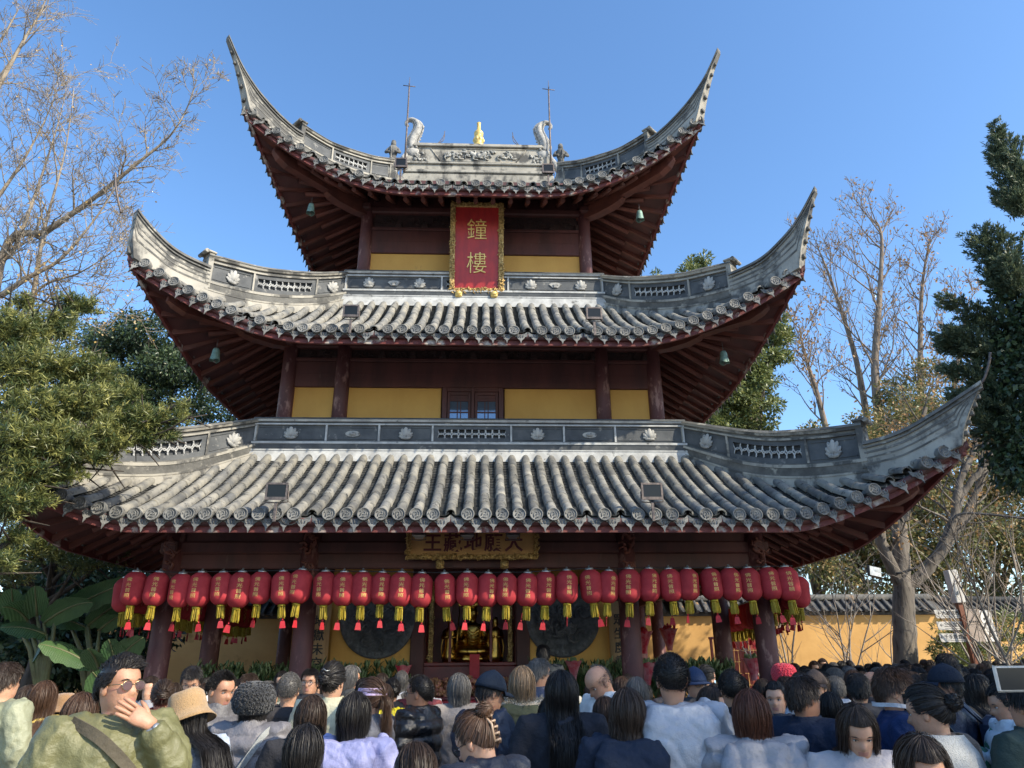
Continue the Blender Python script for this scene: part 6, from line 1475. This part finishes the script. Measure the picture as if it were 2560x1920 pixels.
def person(px,top,Y,yaw,label,jk='coat',jc=(.05,.05,.055),jm='matte',hair='short',hc='black',hv=0,hy=0,hp=0,hr=0,arms=None,skin=0,hat=None,hatc=None,glasses=None,mask=None,face=True,fur=None,trous=(.03,.032,.04),lod=1,group=None,dz=0,acc=None,wide=1.0):
    NP[0]+=1; p=at(px,top,Y); hgt=p.z+dz; sc=hgt/(1.665+(.03 if hat else 0)); 
    P=empty('person',(p.x,p.y,0),R(yaw),label,'person',group); P.scale=(sc*wide,sc*wide,sc)
    arms=arms or ('fwd' if jk.endswith('fwd') or jk in('puffhood','hoodbig') else 'chin' if jk=='chin' else jk if jk in('phone','up') else 'down')
    hy,hp,hr=R(hy),R(hp),R(hr)
    key=(hy,hp,hr,arms,lod)
    if key not in SIMPLE: SIMPLE[key]=body_mesh(hy,hp,arms,True,lod,hr).mesh('body',(SKIN[0],M_LIP))
    # keep the top of a bowed head at the wanted height
    Rh=headR(hy,hp,hr); crown=PIV+Rh@(Vector((0,-.01,CH+.235*HS))-PIV); lead=max((PIV+Rh@(hpt(hdir(t,f),.0)+Vector((0,0,CH))-PIV)).z for t in (1.57,4.71) for f in (0,.4,.8))
    k2=hgt/(max(crown.z,lead)+(.045 if hat else .02)); P.scale=(k2*wide*sc/sc,k2*wide,k2)
    P.scale=(min(k2,1.12)*wide,min(k2,1.12)*wide,k2)
    # put the head, not the feet, under the pixel
    off=Matrix.Rotation(R(yaw),3,'Z')@Vector((crown.x*P.scale[0],crown.y*P.scale[1],0)); P.location=(p.x-off.x,p.y-off.y,0)
    mobj('body',SIMPLE[key],P,mat=SKIN[skin])
    o=mobj(JACK(jk).name.split('.')[0],JACK(jk),P); 
    if not o.data.materials: o.data.materials.append(None)
    o.material_slots[0].link='OBJECT'; o.material_slots[0].material=cloth(jc,jm)
    if jk in JHOOD:
        if JHOOD[jk] not in HOODS: HOODS[JHOOD[jk]]=hood_mesh(*JHOOD[jk],len(HOODS)*3.7)
        o=mobj('hood',HOODS[JHOOD[jk]],P)
        if not o.data.materials: o.data.materials.append(None)
        o.material_slots[0].link='OBJECT'; o.material_slots[0].material=cloth(jc,jm)
    o=mobj('trousers',legs_mesh(),P)
    if not o.data.materials: o.data.materials.append(None)
    o.material_slots[0].link='OBJECT'; o.material_slots[0].material=cloth(trous,'matte')
    o=mobj('shoes',shoe_mesh(),P)
    if not o.data.materials: o.data.materials.append(M_BLACK)
    HMx=Matrix.Translation(PIV)@Rh.to_4x4()@Matrix.Translation(-PIV)@Matrix.Translation((0,-.005,CH))@Matrix.Scale(HS,4)
    def wear(name,me,m=None):
        o=bpy.data.objects.new(name,me); COL.objects.link(o); o.parent=P; o.matrix_basis=HMx
        if m is not None:
            if not me.materials: me.materials.append(None)
            o.material_slots[0].link='OBJECT'; o.material_slots[0].material=m
        return o
    if hair:
        ho=wear('hair',HAIRM(hair,hv),HAIR[hc])
        if hat: ho.matrix_basis=HMx@Matrix.Translation((0,0,.006))@Matrix.Diagonal((.93,.93,.93,1))
    if face:
        for e in EYES: wear('eye',e)
        for e in BROWS: wear('eyebrow',e,HAIR['black'])
    if hat: wear({'cap':'cap','bucket':'bucket_hat','fur':'fur_hat'}[hat],{'cap':CAPM,'bucket':BUCK,'fur':FURH}[hat],cloth(hatc or (.02,.03,.05),'wool' if hat!='cap' else 'matte'))
    if glasses is not None: wear('glasses' if glasses==0 else 'sunglasses',GLM[glasses])
    if mask: wear('face_mask',MASK,cloth(mask,'matte'))
    if fur: mobj('fur_collar',fur_collar(fur,NP[0]),P)
    if acc: acc(P,wear)
    return P
# ---- accessories
def strap(pts,w,m,name='bag_strap'):
    def f(P,wear):
        sp=[Vector(p) for p in smooth_pts(pts,6)]; b=MB(); vs=[]
        for i,p in enumerate(sp):
            t=(sp[min(i+1,len(sp)-1)]-sp[max(i-1,0)]).normalized(); out=Vector((p.x,p.y,0)).normalized(); s=t.cross(out).normalized(); vs.append([p-s*w,p+s*w,p+s*w+out*.006,p-s*w+out*.006])
        b.loft(vs,True,True,0,False); b.build(name,m,P)
    return f
def phone_at(loc,rot):
    def f(P,wear):
        o=MB().bbox((-.038,-.005,-.08),(.038,.005,.08),.004).build('phone',M_BLACK,P,loc=loc,rot=rot)
    return f
def claw(P,wear):
    b=MB(); rnd=random.Random(1)
    for k in range(6):
        b.tube([(-.02+.0*k,-.105-.012*math.sin(k*.6),.215-.030*k),(.0,-.135-.012*math.sin(k*.6),.212-.030*k),(.022,-.118,.200-.030*k)],[.006,.007,.004],6)
    b.tube([(-.02,-.10,.22),(-.024,-.135,.14),(-.018,-.11,.06)],.007,6); wear('hair_claw',b.mesh('hair_claw',mat('tan_plastic',(.35,.24,.16),None,rough=.35)))
def clipw(P,wear):
    b=MB()
    for k in range(4): b.tube([(-.03,-.13-.006*k,.20-.025*k),(-.01,-.15,.205-.025*k),(.012,-.145,.19-.025*k),(.03,-.125,.195-.025*k)],.004,5)
    wear('hair_clip',b.mesh('hair_clip',M_CHROME))
def backpack(m):
    def f(P,wear):
        MB().bbox((-.16,-.33,.95),(.16,-.15,1.36),.05).build('backpack',m,P)
        for s in (-1,1): MB().tube([(s*.11,-.17,1.32),(s*.135,-.08,1.425),(s*.15,.06,1.39),(s*.16,.15,1.2)],.02,6,flat=.4).build('strap',m,P)
    return f
def both(*fs):
    def f(P,wear):
        for g in fs: g(P,wear)
    return f
def visor(m):
    def f(P,wear):
        b=MB(); n=24; b.loft([[hpt(hdir(2*math.pi*j/n,R(a)),.024) for j in range(n)] for a in (62,84)],True,False)
        V=[];F=[]
        for i in range(13):
            a=R(20)+R(140)*i/12
            for rad in (0,1): V.append(hpt(hdir(a,R(82)),.024)+Vector((math.cos(a)*.035,max(0,math.sin(a))**1.4*.085,-.02))*rad)
        for i in range(12): F.append((2*i,2*i+1,2*i+3,2*i+2))
        b.add(V,F,0,True); wear('sun_visor',b.mesh('sun_visor',m))
    return f
def ring_watch(P,wear):
    b=MB(); wr=Vector((-.105,.185,1.39)); d=Vector((.095,-.035,-.235)).normalized(); 
    el=Vector((-.26,.17,1.17)); ax=(wr-el).normalized(); x,y,_=frame(ax); c=wr-ax*.01
    b.tube([c+(x*math.cos(t)+y*math.sin(t))*.031 for t in [2*math.pi*j/16 for j in range(17)]],.007,5,caps=False,flat=1); b.lathe([(.016,0),(.016,.008),(.0,.008)],14,M=Matrix.Translation(c+Vector((-.005,.034,.0)))@Matrix.Rotation(R(-90),4,'X')); b.build('wristwatch',M_CHROME,P)
olive=(.155,.150,.065); lolive=(.30,.31,.20); cream=(.58,.55,.38); navy=(.010,.016,.036); blackc=(.014,.014,.017); lav=(.34,.34,.56); greyp=(.19,.18,.19); white=(.62,.62,.60); hgrey=(.36,.38,.42); taupe=(.27,.265,.28)
GC='crowd in front of the tower'
def PP(px,top,Y,*a,**k): return person(px,top,Y*1.12,*a,group=GC,**k)
# front rows, left to right
PP(20,1420,4.6,-20,'man with short dark hair in a pale green hooded jacket at the left edge','hood',lolive,'nylon','short','dark',hv=1,face=False)
PP(100,1466,4.9,10,'woman with long straight brown hair and yellow coat near the left edge','coat',(.55,.40,.10),'matte','long','brown',face=False)
PP(66,1476,5.3,-5,'woman with long brown hair right behind the man at the left edge','coat',(.05,.04,.04),'matte','long','dark',face=False)
PP(144,1490,6.2,15,'person in a small tan hat between two long-haired women','coat',(.15,.12,.10),'matte','bob','dark',hat='bucket',hatc=(.36,.20,.09),face=False)
PP(184,1490,4.0,-12,'woman with long brown hair in a grey tweed coat beside the man in sunglasses','coat',(.085,.088,.095),'wool','long','brown',hv=1,face=False,hp=6)
PP(268,1404,3.15,-138,'man in olive jacket and round sunglasses with hand on his chin','chin',olive,'nylon','swept','black',hv=2,hy=22,hp=-3,skin=1,glasses=1,acc=both(strap([(.17,.06,1.41),(.06,.165,1.33),(-.10,.185,1.16),(-.21,.14,.95)],.022,cloth((.10,.085,.06))),ring_watch))
PP(358,1462,5.2,25,'person in a red padded jacket behind the man in sunglasses','puff',(.42,.018,.025),'nylon','bunlow','dark',face=False)
PP(418,1432,5.9,-150,'young man with glasses and white jacket looking down behind the tan bucket hat','coat_fwd',(.6,.6,.6),'matte','short','black',hp=28,hy=-15,glasses=0)
PP(408,1478,3.7,60,'woman in a tan bucket hat with long black hair and pale blue jacket','coat_fwd',(.42,.48,.58),'nylon','xlong','black',hat='bucket',hatc=(.46,.285,.13),hp=22,mask=(.5,.6,.7))
PP(487,1441,4.6,-112,'short-haired man in a grey padded jacket glancing right','puff_fwd',(.12,.115,.12),'nylon','crew','black',hy=-8,hp=12,skin=1)
PP(555,1462,4.2,-10,'woman in a black furry hat and grey puffer with a pale shoulder strap','puff_fwd',greyp,'nylon','bob','black',hat='fur',hatc=(.012,.012,.014),face=False,acc=strap([(.16,.02,1.425),(.15,-.12,1.38),(.05,-.185,1.2),(-.13,-.19,.98)],.018,cloth((.33,.34,.33))))
PP(540,1448,6.4,165,'dark-haired man half hidden behind the black furry hat','coat',(.10,.1,.1),'matte','short','dark',hp=10)
PP(580,1465,7.0,10,'person in a pale hood left of the dark hooded jacket','hood',(.42,.43,.36),'matte','short','grey',face=False)
PP(628,1446,5.1,5,'grey-haired man in a dark brown hooded jacket','hood',(.040,.036,.036),'matte','crew','grey',face=False)
PP(674,1437,6.3,-165,'man with dark glasses facing the camera left of the cream coat','coat',(.03,.03,.035),'matte','short','black',hv=1,hy=-20,glasses=0,skin=1)
PP(722,1422,4.8,-12,'woman with clipped-up hair in a cream coat seen from behind','coat',cream,'matte','bunlow','black',face=False,acc=clipw)
PP(762,1434,7.2,-75,'elderly woman with dark hair in profile right of the cream coat','coat',(.06,.06,.06),'matte','bob','grey',hp=8,skin=1)
PP(676,1496,3.9,8,'woman with long grey-brown hair in front of the cream coat','coat',(.03,.03,.035),'matte','long','dark',hv=2,face=False)
PP(662,1556,3.0,4,'woman with black bobbed hair and navy puffer at the bottom edge','puff',(.012,.018,.035),'nylon','bob','black',hv=1,face=False,hp=6)
PP(768,1488,3.7,-8,'woman with black bobbed hair in a lavender hooded jacket','hoodbig',lav,'nylon','bob','black',face=False)
PP(806,1458,4.6,60,'woman with ponytail and lilac sun visor in a grey jacket','coat_fwd',(.15,.15,.17),'nylon','pony','brown',mask=(.55,.45,.6),acc=visor(cloth((.55,.42,.62))))
PP(832,1474,6.5,5,'child-height person with brown hair and yellow hood behind the visor','hood',(.75,.62,.02),'nylon','bob','brown',face=False,dz=0)
PP(868,1446,8.6,5,'woman with long grey hair far behind the man in shiny black','coat',(.4,.42,.48),'matte','long','grey',face=False)
PP(908,1451,4.9,70,'man with glasses in a shiny black puffer facing left','puff_fwd',(.012,.012,.014),'shiny','crew','black',hv=1,skin=2,glasses=0,hy=8)
PP(992,1450,5.6,12,'grey-haired woman with pale blue mask right of the shiny black puffer','coat',(.25,.22,.2),'matte','bob','grey',hv=2,mask=(.4,.6,.75),hy=25)
PP(898,1594,2.75,15,'woman with parted dark hair cut by the bottom edge','puff',blackc,'nylon','long','dark',hv=3,hp=25,face=False)
PP(1010,1528,3.0,50,'woman with hair held up by a tan claw clip looking down','puff_fwd',(.016,.020,.034),'nylon','bun','brown',hp=28,hy=12,glasses=0,acc=claw)
PP(1066,1436,4.5,-62,'man in a navy baseball cap and dark hooded jacket facing right','hood_fwd',(.018,.026,.048),'nylon','short','black',hat='cap',hatc=(.010,.018,.034),glasses=0,hp=14,skin=1)
PP(1127,1434,4.9,-5,'woman with bleached streaked hair and fur-trimmed green parka','hood',(.075,.080,.045),'matte','long','blond',face=False,fur=M_FURW)
PP(1163,1414,5.9,-25,'man with greying curly hair and glasses in a navy jacket','coat',(.025,.035,.07),'nylon','short','grey',hv=3,hy=-35,glasses=0,skin=1)
PP(1173,1387,9.6,5,'person with black hair standing highest before the right medallion','coat',(.03,.035,.04),'matte','short','black',face=False)
PP(1212,1442,4.1,4,'woman with very long black hair and dark coat in the centre','coat',(.020,.022,.030),'matte','xlong','black',face=False,fur=None,wide=1.05)
PP(1190,1500,4.3,0,'person in a pale blue fleece collar left of the very long black hair','hood',(.45,.52,.56),'wool','bob','black',face=False)
PP(1275,1428,4.9,120,'balding man in a white collared jacket bowing his head','coat_fwd',white,'matte','bald','grey',hp=38,skin=1)
PP(1305,1500,4.6,15,'woman with brown hair half hidden before the balding man','coat',(.05,.045,.05),'matte','long','brown',face=False,hp=10)
PP(1352,1479,3.5,-4,'woman with curly dark ponytail and navy hood in the foreground','hoodbig',(.014,.022,.042),'matte','wavy','dark',face=False,hy=12)
PP(1374,1458,5.4,-15,'grey-haired woman behind the curly ponytail','coat',(.2,.18,.2),'matte','bob','grey',face=False)
PP(1446,1400,3.6,-3,'tall man with black hair in a pale grey hooded jacket seen from behind','hoodbig',hgrey,'nylon','crew','black',hv=2,face=False,skin=1)
PP(1497,1430,5.6,-175,'man in a navy cap and glasses facing the camera','coat',(.05,.05,.055),'matte','short','black',hat='cap',hatc=(.02,.035,.08),glasses=0,hy=12,skin=1)
PP(1523,1432,6.8,-60,'woman with hair tied up and a blue mask right of the navy cap','coat',(.4,.42,.45),'matte','bunlow','black',mask=(.4,.6,.8))
PP(1538,1478,4.9,-150,'woman with brown tortoise glasses peering past the grey hood','coat',(.28,.05,.05),'matte','long','dark',glasses=0,hy=30,hp=10)
PP(1577,1438,4.5,6,'man with black hair and black jacket left of the auburn hair','coat',(.012,.014,.02),'matte','crew','black',hv=3,face=False,skin=1,hy=-10)
PP(1616,1482,3.4,-3,'woman with auburn hair in a silver-grey puffer with large hood','puffhood',taupe,'nylon','bob','red',face=False)
PP(1671,1466,4.9,172,'woman with tied black hair facing the camera right of the auburn hair','coat_fwd',(.05,.05,.06),'matte','bunlow','black',hy=-20,skin=0)
PP(1726,1447,3.9,-50,'man with dark hair in a navy jacket facing right beside the pale puffer','coat',(.012,.020,.042),'matte','short','dark',hv=2,hy=-20,skin=2)
PP(1756,1436,5.6,-8,'person in a brown cap and pale grey quilted jacket','puff',(.40,.43,.47),'nylon','short','black',hat='cap',hatc=(.07,.05,.042),face=False,hy=150)
PP(1640,1470,7.4,20,'person in dark clothes between the auburn hair and the columns','coat',(.03,.03,.03),'matte','short','black',face=False)
PP(1848,1446,5.3,-20,'man with thick black hair in a dark coat behind the mask wearer','coat',(.03,.032,.04),'matte','short','black',face=False)
PP(1880,1440,5.8,70,'bald-browed man partly hidden behind the masked youth','coat',(.06,.05,.05),'matte','bald','black',skin=1)
PP(1917,1428,3.75,-105,'youth with brown hair, black face mask and navy varsity jacket','coat',(.010,.026,.085),'matte','fringe','brown',mask=(.012,.013,.016),hy=-10,acc=strap([(.10,.10,1.45),(.11,-.02,1.47),(.05,-.11,1.47),(-.05,-.11,1.47),(-.11,-.02,1.47)],.010,cloth((.6,.6,.62)),'striped_collar'))
PP(1846,1514,3.15,168,'woman with long dark hair looking down at the bottom right','coat_fwd',(.42,.38,.38),'nylon','long','dark',hv=4,hp=26)
PP(1985,1575,2.35,170,'woman with curly brown hair cut by the bottom edge at right','coat',(.06,.05,.05),'matte','wavy','dark',hv=1,hp=24,skin=1)
PP(1983,1470,3.3,35,'woman with dark tied hair in a white vest and brown sleeves','coat',(.22,.14,.085),'wool','bunlow','black',hv=1,face=True,hp=12,hy=10,acc=lambda P,w:MB().loft([[(x*math.cos(a),y*math.sin(a),z) for a in [2*math.pi*j/24 for j in range(24)]] for z,x,y in ((.80,.25,.19),(1.1,.245,.185),(1.25,.235,.185),(1.36,.185,.160),(1.44,.105,.115))],True,False).build('vest',cloth((.55,.54,.5),'wool'),P))
PP(2033,1421,4.6,58,'man in a navy cap with a backpack facing left','coat',(.012,.020,.045),'nylon','short','black',hat='cap',hatc=(.010,.016,.03),skin=2,hy=10,acc=backpack(cloth((.02,.03,.06),'nylon')))
PP(2040,1404,6.2,5,'tall man with black hair behind the navy cap','coat',(.02,.022,.03),'matte','short','black',hv=4,face=False)
PP(2152,1470,4.2,80,'woman in a white quilted vest with green sleeves holding a phone','phone',(.55,.60,.64),'nylon','bunlow','black',hp=14,skin=1,acc=both(phone_at((.10,.34,1.34),(R(-35),0,R(10))),lambda P,w:MB().tube([(.185,-.01,1.335),(.225,.04,1.24),(.26,.08,1.14),(.20,.16,1.19),(.115,.28,1.25)],[.096,.088,.08,.074,.06],12).build('sleeve',cloth((.005,.17,.085),'wool'),P)))
PP(2208,1450,3.2,20,'person cut by the right edge behind a raised phone','coat',(.03,.05,.045),'matte','short','black',face=False)
PP(2100,1452,5.4,20,'dark-haired woman in black behind the backpack','coat',(.012,.012,.014),'matte','long','black',face=False)
PP(1935,1490,5.0,10,'dark-haired person between the masked youth and the navy cap','coat',(.02,.02,.024),'matte','short','black',face=False)
PP(1790,1490,5.0,-5,'person in dark blue behind the navy jacket at right','coat',(.015,.02,.04),'matte','bob','black',face=False)
PP(1660,1500,6.2,0,'dark-coated person behind the silver puffer','coat',(.02,.02,.022),'matte','bob','black',face=False)
# raised phone at the right edge
q=at(2198,1466,2.6); P=empty('phone',q,R(8),'smartphone in a pale case held up at the right edge','phone'); MB().bbox((-.085,-.006,-.042),(.085,.006,.042),.006).build('case',cloth((.6,.56,.5)),P); MB().box((-.075,-.0075,-.034),(.075,-.0062,.034)).build('screen',M_LENS,P)
person(2532,1426,2.27,0,'person beyond the right edge whose raised hand holds the phone','up',(.03,.035,.05),'matte','short','black',face=False,group=GC)
# ---- further rows, simpler
rf=random.Random(5); far=[]
def farp(px,top,Y,k):
    hs=[('short','black'),('crew','black'),('bob','black'),('long','dark'),('bunlow','black'),('short','dark'),('short','grey'),('long','brown')]; h=rf.choice(hs); c=rf.choice([(.02,.02,.025),(.05,.05,.06),(.012,.02,.045),(.12,.10,.09),(.3,.3,.32),(.25,.06,.06),(.16,.17,.10),(.4,.38,.34)])
    return h,c
k=0
for row,(Y,y0,x0,x1,st) in enumerate(((7.2,1449,1690,2230,38),(8.8,1440,1680,2250,30),(10.6,1434,1675,2250,25),(12.6,1430,1690,2250,22),(14.6,1427,1770,2250,20))):
    x=x0+rf.uniform(0,10); nrow=-1
    while x<x1:
        if not(2085<x<2135 and Y>13.5):
            h,c=farp(x,0,Y,k); rw=('nearest','second','third','fourth','farthest')[row]; nrow+=1
            person(x,y0+rf.uniform(-7,8),Y,rf.choice((0,10,-15,25,-30,60,-70,170,200)),'distant %s-haired person, %s from the left in the %s row at right'%(h[1],ORD[nrow],rw),rf.choice(('coat','hood','puff')),c,'matte',h[0],h[1],face=False,lod=0,group='distant crowd on the right, %s row'%rw); k+=1
        x+=st*rf.uniform(.8,1.25)
for Y,y0,x0,x1,st in ((7.6,1462,330,1660,62),(9.0,1452,450,1650,75)):
    x=x0; nrow=-1
    while x<x1:
        if not 940<x<1110:
            h,c=farp(x,0,Y,k); nrow+=1; person(x,y0+rf.uniform(-6,12),Y,rf.choice((0,8,-12,20,-25,180)),'half hidden %s-haired person, %s from the left in the %s middle row'%(h[1],ORD[nrow],'nearer' if Y<8 else 'farther'),rf.choice(('coat','hood','puff')),c,'matte',h[0],h[1],face=False,lod=0,group='half hidden people before the tower, %s row'%('nearer' if Y<8 else 'farther')); k+=1
        x+=st*rf.uniform(.75,1.3)
# red-hooded child by the right column
person(1690,1427,8.2,10,'person in a bright red hood beside the right outer column','hood',(.6,.03,.06),'nylon','short','black',hat='fur',hatc=(.6,.03,.06),face=False)
